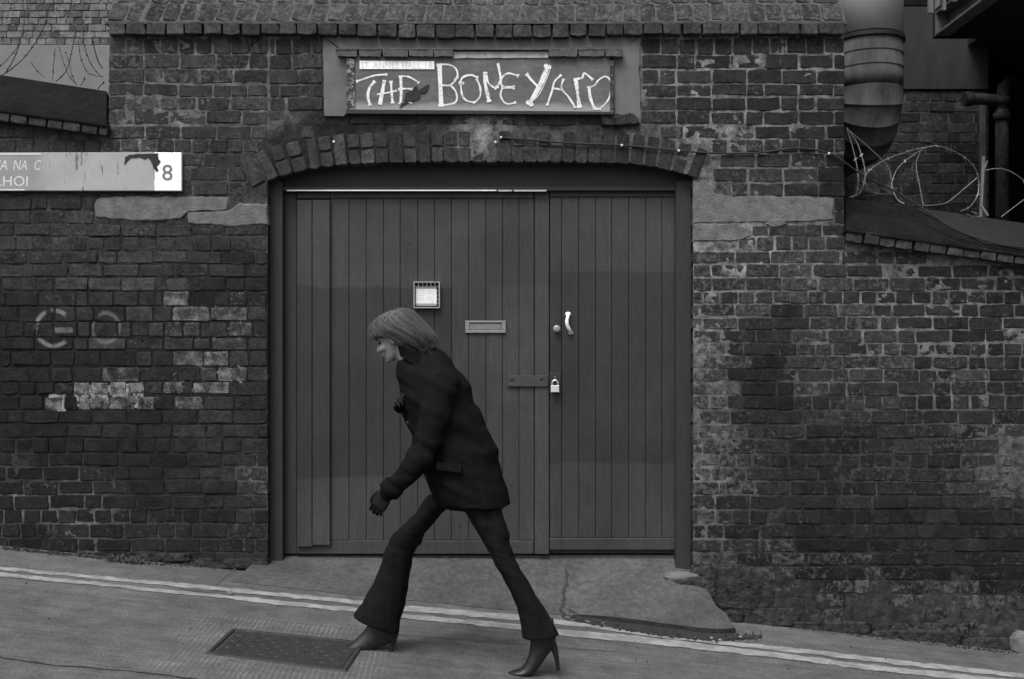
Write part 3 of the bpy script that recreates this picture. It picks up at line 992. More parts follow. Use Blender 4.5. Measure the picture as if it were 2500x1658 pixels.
# stone blocks let into the brickwork
def wobble(poly, seed, amp=2.0, every=14):
    out = []
    n = len(poly)
    for i in range(n):
        a, b = poly[i], poly[(i + 1) % n]
        m = max(1, int(math.hypot(b[0] - a[0], b[1] - a[1]) / every))
        for j in range(m):
            t = j / m
            out.append((a[0] + (b[0] - a[0]) * t + (vnoise(a[0] + j * 1.3, i * 7, seed) - .5) * 2 * amp, a[1] + (b[1] - a[1]) * t + (vnoise(a[1] + j * 1.3, i * 7 + 3, seed + 2) - .5) * 2 * amp))
    return out
def rough_block(name, poly, Y0, Y1, mat, parent, seed, amp=.006, step=5.0):
    """block with the outline of the photograph's stone, face picked and uneven, edges rounded off"""
    xs = [p[0] for p in poly]; ys = [p[1] for p in poly]
    n = len(poly)
    mb = MB()
    dens = []
    for i in range(n):
        a, b = poly[i], poly[(i + 1) % n]
        L = math.hypot(b[0] - a[0], b[1] - a[1]); m = max(1, int(L / 9))
        for j in range(m):
            t = j / m
            dens.append((a[0] + (b[0] - a[0]) * t + (vnoise(a[0] + j * 3.1, b[1], seed) - .5) * 5, a[1] + (b[1] - a[1]) * t + (vnoise(j * 2.7, a[1] + b[0], seed + 1) - .5) * 5))
    cx, cy = sum(xs) / n, sum(ys) / n
    rings = []
    for s, d in ((1.0, .05), (1.0, .010), (.985, .003), (.95, 0), (.8, 0), (.55, 0), (.25, 0)):
        rg = []
        for (x, y) in dens:
            px, py = cx + (x - cx) * s, cy + (y - cy) * (s if s < .94 else 1 - (1 - s) * 2.2)
            p = W(px, py)
            nz = 0 if s >= .985 else (float(fnoise(px / 14, py / 9, seed, 3)) - .5) * 2 * amp
            rg.append((p.x, Y0 + d + nz, p.z))
        rings.append(rg)
    m = len(dens)
    vs = [p for rg in rings for p in rg]
    p = W(cx, cy); vs.append((p.x, Y0, p.z))
    fs = []
    for i in range(len(rings) - 1):
        for j in range(m):
            k = (j + 1) % m
            fs.append((i * m + j, i * m + k, (i + 1) * m + k, (i + 1) * m + j))
    L = len(rings) - 1
    for j in range(m):
        fs.append((L * m + j, L * m + (j + 1) % m, len(vs) - 1))
    mb.add(vs, fs)
    o = mb.build(name, mat, parent, True)
    bm = bmesh.new(); bm.from_mesh(o.data); bmesh.ops.recalc_face_normals(bm, faces=bm.faces); bm.to_mesh(o.data); bm.free()
    return o
def flat_stone(poly, Y0, mat, seed, amp=2.0):
    """squared stone with nibbled arris: a front face set proud on a slightly larger body"""
    w1 = wobble(poly, seed, amp, 11)
    cx = sum(p[0] for p in w1) / len(w1); cy = sum(p[1] for p in w1) / len(w1)
    hx = max(abs(p[0] - cx) for p in w1); hy = max(abs(p[1] - cy) for p in w1)
    w2 = [(cx + (p[0] - cx) * (1 - 3.0 / hx), cy + (p[1] - cy) * (1 - 3.0 / hy)) for p in w1]
    ring = lambda P, Y: [W(x, y, 0) + Vector((0, Y, 0)) for x, y in P]
    n = len(w1); mb = MB()
    vs = ring(w2, Y0) + ring(w1, Y0 + .006) + ring(w1, .08)
    fs = [tuple(range(n))]
    for k in range(2):
        for i in range(n):
            j = (i + 1) % n; fs.append((k * n + i, k * n + j, (k + 1) * n + j, (k + 1) * n + i))
    mb.add(vs, fs)
    o = mb.build("stone_block", mat, gate_wall)
    bm = bmesh.new(); bm.from_mesh(o.data); bmesh.ops.recalc_face_normals(bm, faces=bm.faces); bm.to_mesh(o.data); bm.free()
for P, sd_ in ((STONE_L1, 3), (STONE_L2, 5), (STONE_R1, 7), (STONE_R2, 9)):
    flat_stone(P, -.003, M_STONE, sd_)
flat_stone([(1868, 546), (1884, 534), (1912, 536), (1920, 546), (1900, 556), (1880, 556)], -.008, M_STONE, 21, 1.2)
rough_block("sill_brick", [(1466, 282), (1545, 280), (1558, 290), (1560, 306), (1470, 309)], -.03, .05, M_DARKSTONE, gate_wall, 23)

# copings of the two boundary walls
def coping(parent, xs, top, mid, bot, dent_w, Yb, seed, x_first):
    """sloped cement top with a row of header bricks corbelled out under it"""
    mb = MB(); vs = []
    X = np.arange(xs[0], xs[1] + 1, 8.0)
    prof = []
    for x in X:
        yt, ym, yb_ = interp(top, x), interp(mid, x), interp(bot, x)
        j = (float(fnoise(x / 25, seed, seed)) - .5) * 3
        pr = []
        for t in np.linspace(0, 1, 7):
            Y = -.058 + (Yb + .058) * t
            y = ym + (yt - ym) * t + j * (1 - t) + (float(fnoise(x / 30, t * 6, seed + 3)) - .5) * 4 * math.sin(t * 3.14)
            pr.append(W(x, y, Y))
        b = W(x, ym + 6, -.058)
        back = W(x, yt, Yb); back2 = Vector((back.x, Yb + .12, back.z - .05)); back3 = Vector((back.x, Yb + .12, back.z - .5))
        prof.append([Vector((b.x, .02, b.z - .01)), b] + pr + [back2, back3])
    n = len(prof[0])
    for pr in prof: vs += pr
    mb.add(vs, [(i * n + j, (i + 1) * n + j, (i + 1) * n + j + 1, i * n + j + 1) for i in range(len(X) - 1) for j in range(n - 1)])
    e = [tuple(range(n))[::-1], tuple((len(X) - 1) * n + j for j in range(n))]
    mb.f += e
    mb.build("coping", M_COPING, parent, True)
    x = x_first
    sp = []
    while x < xs[1] - 4:
        wd = min(dent_w + random.gauss(0, 2), xs[1] - x)
        xm = x + wd / 2
        ym, yb_ = interp(mid, xm), interp(bot, xm)
        slope = math.atan2(interp(bot, xm + 10) - interp(bot, xm - 10), 20)
        s = brick_spec(x, x + wd, ym - 2, yb_, key="h", Y=-.052, rot=slope + random.gauss(0, .012), out=random.gauss(0, .003), gap=3.6)
        t = random.uniform(.028, .044)
        s["col"] = (t, 0, 0.15)
        place_bricks([s], parent, "coping_brick")
        x += wd
coping(wall_l, (-420, 264), [(-420, 128), (0, 183), (262, 223)], [(-420, 215), (0, 268), (262, 305)], [(-420, 243), (0, 296), (262, 333)], 44, .22, 3, -415)
coping(wall_r, (2064, 2880), [(2064, 484), (2330, 520), (2500, 545), (2880, 600)], [(2064, 560), (2500, 622), (2880, 680)], [(2064, 590), (2500, 648), (2880, 706)], 40, .24, 8, 2066)
# paler smooth repair on the right coping
mb = MB(); vs = []
X = np.arange(2240, 2700, 10.0)
for x in X:
    t0 = interp([(2240, .92), (2320, .55), (2400, .16), (2700, .1)], x)
    for t in np.linspace(t0, .97, 6):
        Y = -.058 + (.24 + .058) * t
        ym = interp([(2064, 560), (2500, 622), (2880, 680)], x); yt = interp([(2064, 484), (2330, 520), (2500, 545), (2880, 600)], x)
        p = W(x, ym + (yt - ym) * t, Y); vs.append((p.x, p.y - .006, p.z + .004))
mb.add(vs, [(i * 6 + j, (i + 1) * 6 + j, (i + 1) * 6 + j + 1, i * 6 + j + 1) for i in range(len(X) - 1) for j in range(5)])
mb.build("coping_repair", simple("smooth cement repair", .011, .018, 8, .85, 60, .3, .004, .2), wall_r, True)

# ------------------------------------------------------------------ render panel round the sign
def wallprism(name, poly, Y0, Y1, mat, parent):
    mb = MB(); mb.prism([(W(x, y, Y0).x, W(x, y, Y0).z) for x, y in poly], Y0, Y1)
    return mb.build(name, mat, parent)
wallprism("render_jamb", wobble([(789, 92), (829, 122), (852, 124), (849, 272), (838, 284), (792, 282)], 4, 1.6), -.012, .05, M_RENDER, gate_wall)
wallprism("render_jamb", wobble([(1497, 124), (1520, 120), (1563, 88), (1560, 170), (1564, 300), (1500, 280)], 6, 1.6), -.012, .05, M_RENDER, gate_wall)
wallprism("render_head", wobble([(790, 88), (1563, 84), (1522, 119), (828, 119)], 8, 1.6), -.010, .05, M_RENDER, gate_wall)
# creasing tiles over the sign
x = 822
for wd in (52, 58, 66, 60, 48, 232, 74, 66, 58, 40):
    if x + wd > 1520: wd = 1520 - x
    if wd == 232:
        wallprism("drip_board", wobble([(x, 126), (x + wd, 126), (x + wd, 141), (x, 142)], x, .8), -.038, .05, simple("pale worn timber", .22, .40, 30, .85), gate_wall)
    else:
        wallprism("creasing_tile", wobble([(x + 1, 122), (x + wd - 1, 122), (x + wd - 2, 138), (x + 2, 137)], x, 1.6, 8), -.050 - random.uniform(0, .012), .05, M_CREASE, gate_wall)
    x += wd
wallprism("drip_cap", wobble([(818, 117), (1518, 116), (1518, 121.5), (818, 121)], 3, .5), -.058, .05, M_CREASE, gate_wall)

# ------------------------------------------------------------------ painted sign
def sign_material():
    n = NT("blackboard sign paint")
    n1 = n.noise(7, 6, 0.65); n2 = n.noise(60, 5, 0.7); st = n.noise(3, 5, .6, n.mapping((2, 2, 14)))
    col = n.lin(n1, 0.3, 0.7, 0.072, 0.122)
    col = n.mul(col, n.lin(n2, .3, .7, .85, 1.15)); col = n.mul(col, n.lin(st, .3, .7, .85, 1.15))
    X, Y, Z = n.xyz()
    foot = W(900, 268).z
    col = n.mix(n.mul(n.ss(n.add(Z, n.mul(n.sub(n1, .5), .09)), foot, foot + .05, 1, 0), .75), col, .30)
    return n.done(col, .7, n2, .2, .002, .3)
M_SIGN = sign_material()
sg = thing("painted_sign", W(1180, 272, -.03), "long grey painted sign with white bone-shaped letters over the gateway arch", "sign")
def W2(zx, zy): return (820 + zx / 3.196, 100 + zy / 3.196)
YS = -.030
wallprism("board", [W2(145, 122), W2(2140, 118), W2(2140, 552), W2(145, 535)], YS, .04, M_SIGN, sg)
def flake(nm, lo, hi):
    n = NT(nm); a = n.ss(n.noise(42, 6, .75), .46, .60)
    return n.done(n.mix(a, lo, hi), .85, a, .6, .004, .2)
M_FLAKE = flake("flaking frame paint", .035, .30)
M_FLAKE2 = flake("flaking frame paint, mostly bare", .03, .12)
wallprism("frame_strip", [W2(86, 135), W2(146, 135), W2(146, 540), W2(80, 540)], -.038, .04, M_FLAKE, sg)
wallprism("frame_strip", [W2(2140, 150), W2(2166, 150), W2(2168, 568), W2(2140, 565)], -.040, .04, M_FLAKE2, sg)
wallprism("bottom_rail", [W2(80, 536), W2(2168, 554), W2(2168, 572), W2(80, 566)], -.044, .04, M_FRAME, sg)
def bone_material():
    n = NT("white brush paint")
    a = n.noise(30, 6, .7); b = n.noise(110, 4, .7)
    col = n.mix(n.mul(n.ss(n.add(a, n.mul(b, .4)), .68, .86), .75), n.lin(b, .3, .7, .60, .84), .16)
    return n.done(col, .7, b, .3, .001, .2)
M_BONE = bone_material()
rs = [0]
def stroke(mb, pts, w, knobs=(1, 1)):
    """brush stroke on the board; pts and w in the pixels of the enlarged sign"""
    g = catmull([(*p, 0) for p in pts], 8)
    y = YS - .0012 - .0004 * (rs[0] % 9); rs[0] += 1
    vs = []; k = 3.196
    for i, p in enumerate(g):
        d = (g[min(i + 1, len(g) - 1)] - g[max(i - 1, 0)]).normalized()
        ww = w * .5 * (1 + .45 * (float(vnoise(i * .22, rs[0], 4)) - .5) + .18 * (float(vnoise(i * .9, rs[0], 9)) - .5))
        for s in (1, -1):
            q = W(*W2(p.x - d.y * ww * s, p.y + d.x * ww * s), y)
            vs.append(q)
    mb.add(vs, [(2 * i, 2 * i + 1, 2 * i + 3, 2 * i + 2) for i in range(len(g) - 1)])
    for end, kn in ((0, knobs[0]), (-1, knobs[1])):
        if not kn: continue
        p = g[end]; d = (g[1] - g[0]).normalized() if end == 0 else (g[-1] - g[-2]).normalized()
        for s in (1, -1):
            y -= .0003
            r = max(7, w * .46) * (1 if kn == 1 else kn)
            c = (p.x - d.y * r * .75 * s, p.y + d.x * r * .75 * s)
            vs = [W(*W2(c[0] + r * math.cos(a), c[1] + r * math.sin(a)), y) for a in np.linspace(0, 2 * math.pi, 13)[:-1]]
            mb.add(vs, [tuple(range(11, -1, -1))])
LET = {
 "T": [([(165, 315), (235, 290), (310, 268), (395, 262)], 13, (1, 1)), ([(300, 318), (262, 370), (250, 430), (265, 497)], 19, (1, 1))],
 "H": [([(378, 312), (362, 400), (345, 488)], 28, (.7, .8)), ([(430, 318), (435, 400), (442, 480)], 19, (1, 1)), ([(320, 418), (400, 405), (470, 388)], 11, (0, 1))],
 "E": [([(505, 278), (510, 380), (505, 485)], 20, (1, 1)), ([(505, 275), (560, 278), (610, 300), (645, 325)], 12, (0, 1)), ([(492, 378), (550, 372), (592, 376)], 13, (1, 1)), ([(505, 490), (550, 475), (595, 487)], 12, (0, 0))],
 "B": [([(808, 188), (815, 340), (822, 500)], 33, (.9, .9)), ([(808, 185), (880, 185), (935, 215), (950, 270), (930, 310), (890, 345), (825, 345)], 13, (0, 0)), ([(890, 345), (930, 385), (945, 440), (930, 480), (880, 495), (810, 508)], 13, (0, 0)), ([(925, 305), (948, 282)], 14, (0, 1))],
 "O": [([(1105, 285), (1050, 266), (990, 285), (975, 330), (985, 420), (1020, 465), (1080, 480)], 14, (1, 1)), ([(1100, 300), (1125, 360), (1125, 430), (1085, 480)], 14, (1, 0)), ([(965, 325), (995, 330)], 16, (1, 1))],
 "N": [([(1165, 250), (1165, 330), (1180, 400), (1195, 468)], 24, (.9, 1)), ([(1175, 250), (1192, 330), (1248, 372)], 14, (0, 1)), ([(1265, 180), (1280, 250), (1285, 310), (1258, 358)], 18, (.8, 1))],
 "E2": [([(1420, 272), (1350, 252), (1305, 275), (1287, 320), (1300, 358)], 12, (1.3, 0)), ([(1300, 361), (1388, 362)], 21, (1, 1)), ([(1300, 365), (1285, 420), (1310, 475), (1350, 492), (1400, 480)], 12, (0, 1))],
 "Y": [([(1490, 260), (1535, 315), (1580, 360)], 16, (1.2, 0)), ([(1652, 200), (1600, 330), (1512, 488)], 33, (1.15, 1.2)), ([(1672, 225), (1605, 385), (1550, 458)], 7, (0, 0))],
 "A": [([(1755, 268), (1705, 320), (1690, 380), (1650, 498)], 14, (1, 1)), ([(1775, 300), (1760, 370), (1810, 430), (1850, 490), (1862, 518)], 14, (1, 1)), ([(1690, 368), (1765, 380)], 13, (1, 0))],
 "R": [([(1872, 302), (1885, 400), (1900, 512)], 25, (1, 1.1)), ([(1860, 298), (1920, 288), (1940, 252), (2002, 300)], 16, (0, 1))],
 "D": [([(1975, 362), (1985, 440), (2015, 522)], 22, (.9, 1)), ([(1975, 360), (2020, 345), (2050, 305), (2105, 277), (2145, 320), (2140, 420), (2110, 480), (2060, 528)], 12, (0, 1)), ([(2010, 527), (2060, 532)], 18, (1, 0))],
}
for k_, strokes in LET.items():
    mb = MB()
    for pts, w, kn in strokes: stroke(mb, pts, w, kn)
    mb.build("letter", M_BONE, sg)
M_RUST = simple("bare rust patch", .018, .035, 30, .9)
mb = MB()
bird = [(495, 522), (530, 470), (545, 405), (590, 388), (630, 345), (645, 385), (690, 355), (728, 338), (715, 385), (690, 410), (655, 408), (658, 445), (620, 465), (575, 472), (545, 492)]
mb.prism([(W(*W2(*p), YS - .006).x, W(*W2(*p), YS - .006).z) for p in bird], YS - .006, YS - .001)
mb.build("rust_patch", M_RUST, sg)
pl = wallprism("name_plate", [(878, 148.5), (1060, 149.5), (1060, 169), (878, 168.5)], YS - .006, YS, M_WHITE, sg)
def put_text(body, x, y, cap_px, Y, mat, parent, name="lettering", width_px=None, shear=0, bold=0, extrude=.0006):
    """text whose baseline starts at pixel x, y; cap height and width in pixels"""
    k = F / (D + Y)
    me = text_mesh(body, 1.0, 0.0, shear, bold)
    co = np.empty(len(me.vertices) * 3); me.vertices.foreach_get("co", co); co = co.reshape(-1, 3)
    co[:, 0] -= co[:, 0].min(); w = co[:, 0].max(); h = co[:, 1].max()
    sy = cap_px / k / h; sx = (width_px / k / w) if width_px else sy
    p = W(x, y, Y)
    out = np.stack([p.x + co[:, 0] * sx, np.full(len(co), Y), p.z + co[:, 1] * sy], 1)
    me.vertices.foreach_set("co", out.ravel()); me.update()
    me.materials.clear(); me.materials.append(mat)
    me.name = name
    return link(name, me, parent)
M_FAINT = simple("faded lettering", .50, .60, 60, .7)
for wd_, x_, w_ in (("ST", 881, 20), ("ANNES", 911, 62), ("HALL", 982, 46), ("18", 1039, 17)):
    put_text(wd_, x_, 167, 15, YS - .0068, M_FAINT, pl, "word", w_)

# ------------------------------------------------------------------ street name sign on the left
ss_ = thing("street_sign", W(200, 466, -.03), "long weathered grey and white enamel street sign numbered 8", "sign")
def enamel_material():
    n = NT("chipped street sign enamel")
    n1 = n.noise(9, 6, .6); n2 = n.noise(55, 6, .7)
    X, Y, Z = n.xyz()
    wx = lambda x: W(x, 400, -.03).x
    col = n.lin(n1, .3, .7, .27, .33)
    edge = n.add(X, n.mul(n.sub(n.noise(16, 5, .6), .5), .03))
    col = n.mix(n.ss(X, wx(80), wx(120)), n.lin(n1, .3, .7, .21, .25), col)
    col = n.mix(n.ss(edge, wx(376), wx(379)), col, .84)
    v = n.noise(6.5, 6, .65, n.mapping((1.6, 1, 0.9), (3.1, 0, 1.7)))
    st = n.noise(10, 5, .6, n.mapping((3.2, 1, .55)))
    chips = n.ss(st, .60, .64)
    band = n.mul(n.ss(X, wx(60), wx(230)), n.ss(X, wx(372), wx(380), 1, 0))
    col = n.mix(n.mul(chips, n.mul(band, .8)), col, .04)
    sp = n.ss(n.noise(38, 4, .6), .66, .71)
    col = n.mix(n.mul(sp, .7), col, .10)
    return n.done(col, .5, n2, .1, .001, .4)
M_ENAMEL = enamel_material()
mb = MB()
a = W(-420, 466, -.03); b = W(443, 372, -.03)
mb.chbox((a.x, -.030, a.z), (b.x, -.008, b.z), .003)
mb.build("plate", M_ENAMEL, ss_)
mb = MB()
lump = [(305, 384), (318, 378), (335, 376), (352, 375), (386, 374), (386, 388), (392, 393), (388, 402), (383, 404), (386, 416), (380, 418), (374, 410), (370, 396), (362, 386), (350, 388), (338, 383), (328, 386), (318, 386), (308, 396), (303, 402)]
lump = wobble(lump, 5, 1.2, 4)
mb.prism([(W(x, y, -.034).x, W(x, y, -.034).z) for x, y in lump], -.034, -.029)
mb.build("rust_chip", M_RUST, ss_)
M_GREYTXT = simple("grey numeral", .13, .18, 60, .6)
M_PALETXT = simple("pale faded lettering", .50, .60, 40, .6)
put_text("8", 396, 440, 38, -.0314, M_GREYTXT, ss_, "numeral", 25, 0, .004)
for wd_, x_, w_ in (("VA", -14, 32), ("NA", 32, 34), ("C", 84, 16)):
    put_text(wd_, x_, 415, 24, -.0314, M_PALETXT, ss_, "word", w_, .25)
put_text("LHOI", -10, 454, 24, -.0314, M_PALETXT, ss_, "word", 78)
for y0, y1 in ((374, 378), (462, 465)):
    mb = MB(); a = W(-400, y1, -.032); b = W(100 if y0 < 400 else 60, y0, -.032)
    mb.box((a.x, -.0318, a.z), (b.x, -.0298, b.z)); mb.build("border_line", M_PALETXT, ss_)

# ------------------------------------------------------------------ gate
YD = .14
gf = thing("timber_gateway", W(1170, 1357, .12), "dark timber gate frame with curved board filling the arch head", "gate frame")
def dbox(x0, x1, y0, y1, Y0, Y1, mat, name, parent, ch=.004):
    mb = MB(); a = W(x0, y1, Y0); b = W(x1, y0, Y0)
    mb.chbox((a.x, Y0, a.z), (b.x, Y1, b.z), ch)
    return mb.build(name, mat, parent)
dbox(657, 690, 440, 1372, .085, .2, M_FRAME, "post", gf)
dbox(1650, 1688, 440, 1398, .085, .2, M_FRAME, "post", gf)
dbox(690, 1650, 455, 466, .10, .22, M_FRAME, "head_rail", gf)
tp = [(x, interp(INTR, x) - 22) for x in np.linspace(650, 1695, 40)] + [(1695, 458), (650, 458)]
wallprism("tympanum_board", tp, .125, .2, M_TYMP, gf)
lit = thing("metal_strip", W(1015, 466, .12), "thin pale metal strip along the top edge of the gate leaf", "strip")
for x0, x1 in ((700, 1212), (1216, 1250), (1254, 1334)):
    dbox(x0, x1, 463.5, 467.5 if x0 > 720 else 466.5, .088, .1, M_WHITE if x0 < 1210 else M_BRASS, "strip_length", lit, .001)

gate = thing("gate_leaf", W(1010, 1352, .15), "wide dark boarded gate leaf behind the walking woman", "gate")
wick = thing("wicket_door", W(1495, 1350, .15), "narrow dark boarded door with white pull handle right of the gate leaf", "door")
def board(x0, x1, y0, y1, parent, Y0=YD, Y1=.165, g=.8, name="plank"):
    a = W(x0 + g / 2, y1, Y0); b = W(x1 - g / 2, y0, Y0)
    mb = MB(); mb.chbox((a.x, Y0 + random.uniform(-.0015, .0015), a.z), (b.x, Y1, b.z), .0026)
    return mb.build(name, M_DOOR, parent)
dbox(690, 1340, 470, 1353, .166, .19, M_FRAME, "backing", gate, .001)
dbox(690, 724, 468, 1352, .150, .165, M_FRAME, "stile", gate, .002)
dbox(725, 806, 469, 485, .136, .165, M_DOOR, "top_rail", gate)
dbox(806, 1303, 469, 484, .137, .165, M_DOOR, "top_rail", gate)
jl = [806, 852, 894, 936, 977, 1020, 1061, 1102, 1144, 1186, 1227, 1267, 1304]
for a, b in zip(jl[:-1], jl[1:]): board(a, b, 485, 1319, gate)
dbox(724, 1303, 1320, 1353, .1395, .165, M_DOOR, "bottom_rail", gate)
for x0, x1, y1 in ((724, 762, 1335), (762, 806, 1331)):
    board(x0, x1, 488, y1, gate, .112, .139, 1.5, "cover_board")
board(1305, 1341, 468, 1353, gate, .134, .165, 1, "meeting_stile")
dbox(1342, 1649, 466, 1351, .166, .19, M_FRAME, "backing", wick, .001)
dbox(1342, 1649, 467, 481, .137, .165, M_DOOR, "top_rail", wick)
jr = [1342, 1371, 1413, 1454, 1493, 1535, 1576, 1616, 1649]
for a, b in zip(jr[:-1], jr[1:]): board(a, b, 482, 1313, wick)
dbox(1342, 1649, 1314, 1343, .138, .165, M_DOOR, "bottom_rail", wick)
# nail heads
mb = MB()
for x in (1000, 1122, 1246, 1285, 1320, 1332):
    for y in (506, 593, 1185, 1222, 1290):
        p = W(x + random.uniform(-3, 3), y + random.uniform(-4, 4), YD - .008)
        mb.ell((p.x, YD - .006 if x > 1304 else YD - .001, p.z), (.005, .003, .004), n=6, m=4)
o = mb.build("nail_head", M_FRAME, gate); o["kind"] = "stuff"

# letter plate
lp = MB(); a = W(1136, 813, .13); b = W(1235, 783, .13)
mb = MB()
for (x0, x1, y0, y1) in ((1136, 1235, 783, 788), (1136, 1235, 806, 813), (1136, 1146, 788, 806), (1225, 1235, 788, 806)):
    pa = W(x0, y1, .126); pb = W(x1, y0, .126); mb.chbox((pa.x, .126, pa.z), (pb.x, .141, pb.z), .002)
lb = mb.build("letter_plate", simple("dull aluminium", .17, .22, 40, .5, 200, .1, .001, .4, .2), gate)
mb = MB(); pa = W(1146.5, 805.5, .131); pb = W(1224.5, 790.5, .131); mb.chbox((pa.x, .131, pa.z), (pb.x, .141, pb.z), .002)
mb.build("flap", simple("dull aluminium flap", .14, .18, 40, .5, 200, .1, .001, .4, .2), lb)

# hasp, padlock, knob, pull handle
hs = thing("hasp", W(1300, 940, .13), "dark painted hasp bar across the meeting boards above the padlock", "hasp")
dbox(1239, 1338, 917, 944, .122, .134, M_DOOR, "strap", hs, .002)
dbox(1342, 1369, 911, 952, .128, .139, M_DOOR, "staple_plate", hs, .002)
for x, y in ((1250, 926), (1322, 924)):
    mb = MB(); p = W(x, y, .118); mb.ell((p.x, .121, p.z), (.013, .006, .011), n=10, m=6)
    mb.build("bolt", M_FRAME, hs)
mb = MB(); p = W(1355, 924, .12)
mb.tube([(p.x, .13, p.z + .012), (p.x, .105, p.z + .012), (p.x, .095, p.z), (p.x, .105, p.z - .012), (p.x, .13, p.z - .012)], .004, 8)
mb.build("staple", M_IRON, hs)
pk = thing("padlock", W(1355, 958, .10), "pale metal padlock hanging from the hasp", "padlock")
p = W(1355, 958, .10); mb = MB()
hw, h0 = .0275, .046
mb.chbox((p.x - hw, .088, p.z), (p.x + hw, .110, p.z + h0), .004)
mb.build("body", simple("padlock body", .46, .58, 50, .4, 200, .1, .001, .5, .2), pk)
mb = MB()
pts = [(p.x - .019, .099, p.z + .044)] + [(p.x - .019 * math.cos(a), .099, p.z + .058 + .021 * math.sin(a)) for a in np.linspace(0, math.pi, 12)] + [(p.x + .019, .099, p.z + .044)]
mb.tube(pts, .0062, 8); mb.build("shackle", M_STEEL, pk, True)
p = W(1359, 803, .12); mb = MB()
mb.loft([((p.x, y, p.z), (1, 0, 0), (0, 0, 1), r, r) for y, r in ((.14, .018), (.131, .018), (.128, .010), (.116, .012), (.110, .0235), (.104, .0245), (.099, .020), (.0975, .009))], 20)
mb.build("knob", simple("dull brass knob", .20, .28, 40, .4, 200, .1, .001, .5, .3), wick, True)
pts = catmull([W(1386, 768, .138), W(1386.5, 771, .10), W(1384, 785, .088), (W(1386, 797, .092)), W(1391, 806, .105), W(1395, 812, .138)], 6)
mb = MB(); mb.tube(pts, [lerp(.009, .012, math.sin(i / (len(pts) - 1) * math.pi)) for i in range(len(pts))], 10)
hd_ = mb.build("pull_handle", simple("white glazed handle", .72, .85, 40, .25, 200, .02, .001, .6), wick, True)
for x, y, r in ((1387, 767, .019), (1394, 813, .017)):
    mb = MB(); p = W(x, y, .13); mb.ell((p.x, .135, p.z), (r, .010, r * .8), n=14, m=8)
    mb.build("rose", M_BRASS if y > 800 else M_WHITE, hd_, True)

# caged notice
nc = thing("notice_case", W(1041, 752, .12), "small wire cage holding a white paper notice on the gate", "notice")
M_BAR = simple("galvanised bar", .24, .34, 60, .45, 200, .1, .001, .4, .2)
pp = dbox(1015, 1066, 705, 741, .128, .132, M_PAPER, "paper", nc, .0005)
dbox(1015, 1066, 699, 705, .1275, .132, M_BAR, "paper_band", nc, .0005)
dbox(1015, 1066, 741, 747, .1275, .132, M_BAR, "paper_band", nc, .0005)
M_PRINT = simple("faint print", .46, .54, 80, .7)
for r_ in range(5):
    for c_ in range(2):
        x0 = 1020 + c_ * 21 + (r_ % 2) * 1.5
        if r_ == 2 and c_ == 1: continue
        mb = MB(); a = W(x0, 711.6 + r_ * 5.2, .1272); b = W(x0 + random.uniform(13, 19), 710.4 + r_ * 5.2, .1272)
        mb.box((a.x, .1272, a.z), (b.x, .1279, b.z)); mb.build("print_line", M_PRINT, pp)
p = W(1056, 737, .127); mb = MB(); mb.ell((p.x, .1275, p.z), (.008, .0006, .005), n=8, m=4); mb.build("print_line", M_PRINT, pp)
for (x0, x1, y0, y1) in ((1010, 1073, 687.5, 690), (1010, 1073, 750, 752.5), (1009.5, 1012, 688, 752), (1071, 1074, 688, 752)):
    dbox(x0, x1, y0, y1, .105, .139, M_BAR, "rim", nc, .001)
for i in range(1, 6):
    x = 1012 + i * 10.0
    mb = MB(); a = W(x, 690, .108); b = W(x, 699, .114); mb.tube([a, b], .0028, 6); mb.build("bar", M_BAR, nc)
for i in range(5):
    y = 700 + i * 10.3
    for xa, xb in ((1011, 1015.5), (1066, 1072)):
        mb = MB(); mb.tube([W(xa, y, .108), W(xb, y, .112)], .0022, 6); mb.build("bar", M_BAR, nc)

# ------------------------------------------------------------------ ramp in front of the gate
ap = MB()
FE = [(600, -.34), (980, -.35), (1300, -.33), (1390, -.315), (1450, -.335), (1600, -.385), (1700, -.415), (1735, -.39), (1760, -.34), (1790, -.26)]
zt = W(1200, 1357, .16).z
US = np.linspace(0, 1, 61); VSn = 19
vs = []
for u in US:
    xpx = lerp(640, 1690, u)
    Xt = W(xpx, 1357, .16).x
    # front line: pulled right at the foot
    Xf = lerp(W(600, 0).x, W(1772, 0).x, u)
    Yf = interp([(W(a, 0).x, b) for a, b in FE], Xf) + (float(fnoise(Xf * 9, 3.3, 6, 3)) - .5) * .055
    for j in range(VSn):
        v = j / (VSn - 1)
        X = lerp(Xt, Xf, v ** 1.0)
        if u > .9: X = lerp(Xt, Xf, v ** (1 + (u - .9) * 9))
        if u > .93: X += (float(fnoise(v * 7, 2.2, 14, 3)) - .5) * .09 * (u - .93) / .07 * min(1, v * 3)
        Y = lerp(.2, Yf, v)
        lip = .004 + .030 * np.clip((Xf - .33) / .25, 0, 1)
        zf = gz(X) + lip
        e = v ** .92
        Z = lerp(zt + .002, zf, e) + (float(fnoise(X * 5, Y * 5, 9)) - .5) * .010 * math.sin(v * math.pi)
        if v == 1: Z = zf - .002
        vs.append((X, Y, Z))
fs = [(i * VSn + j, i * VSn + j + 1, (i + 1) * VSn + j + 1, (i + 1) * VSn + j) for i in range(60) for j in range(VSn - 1)]
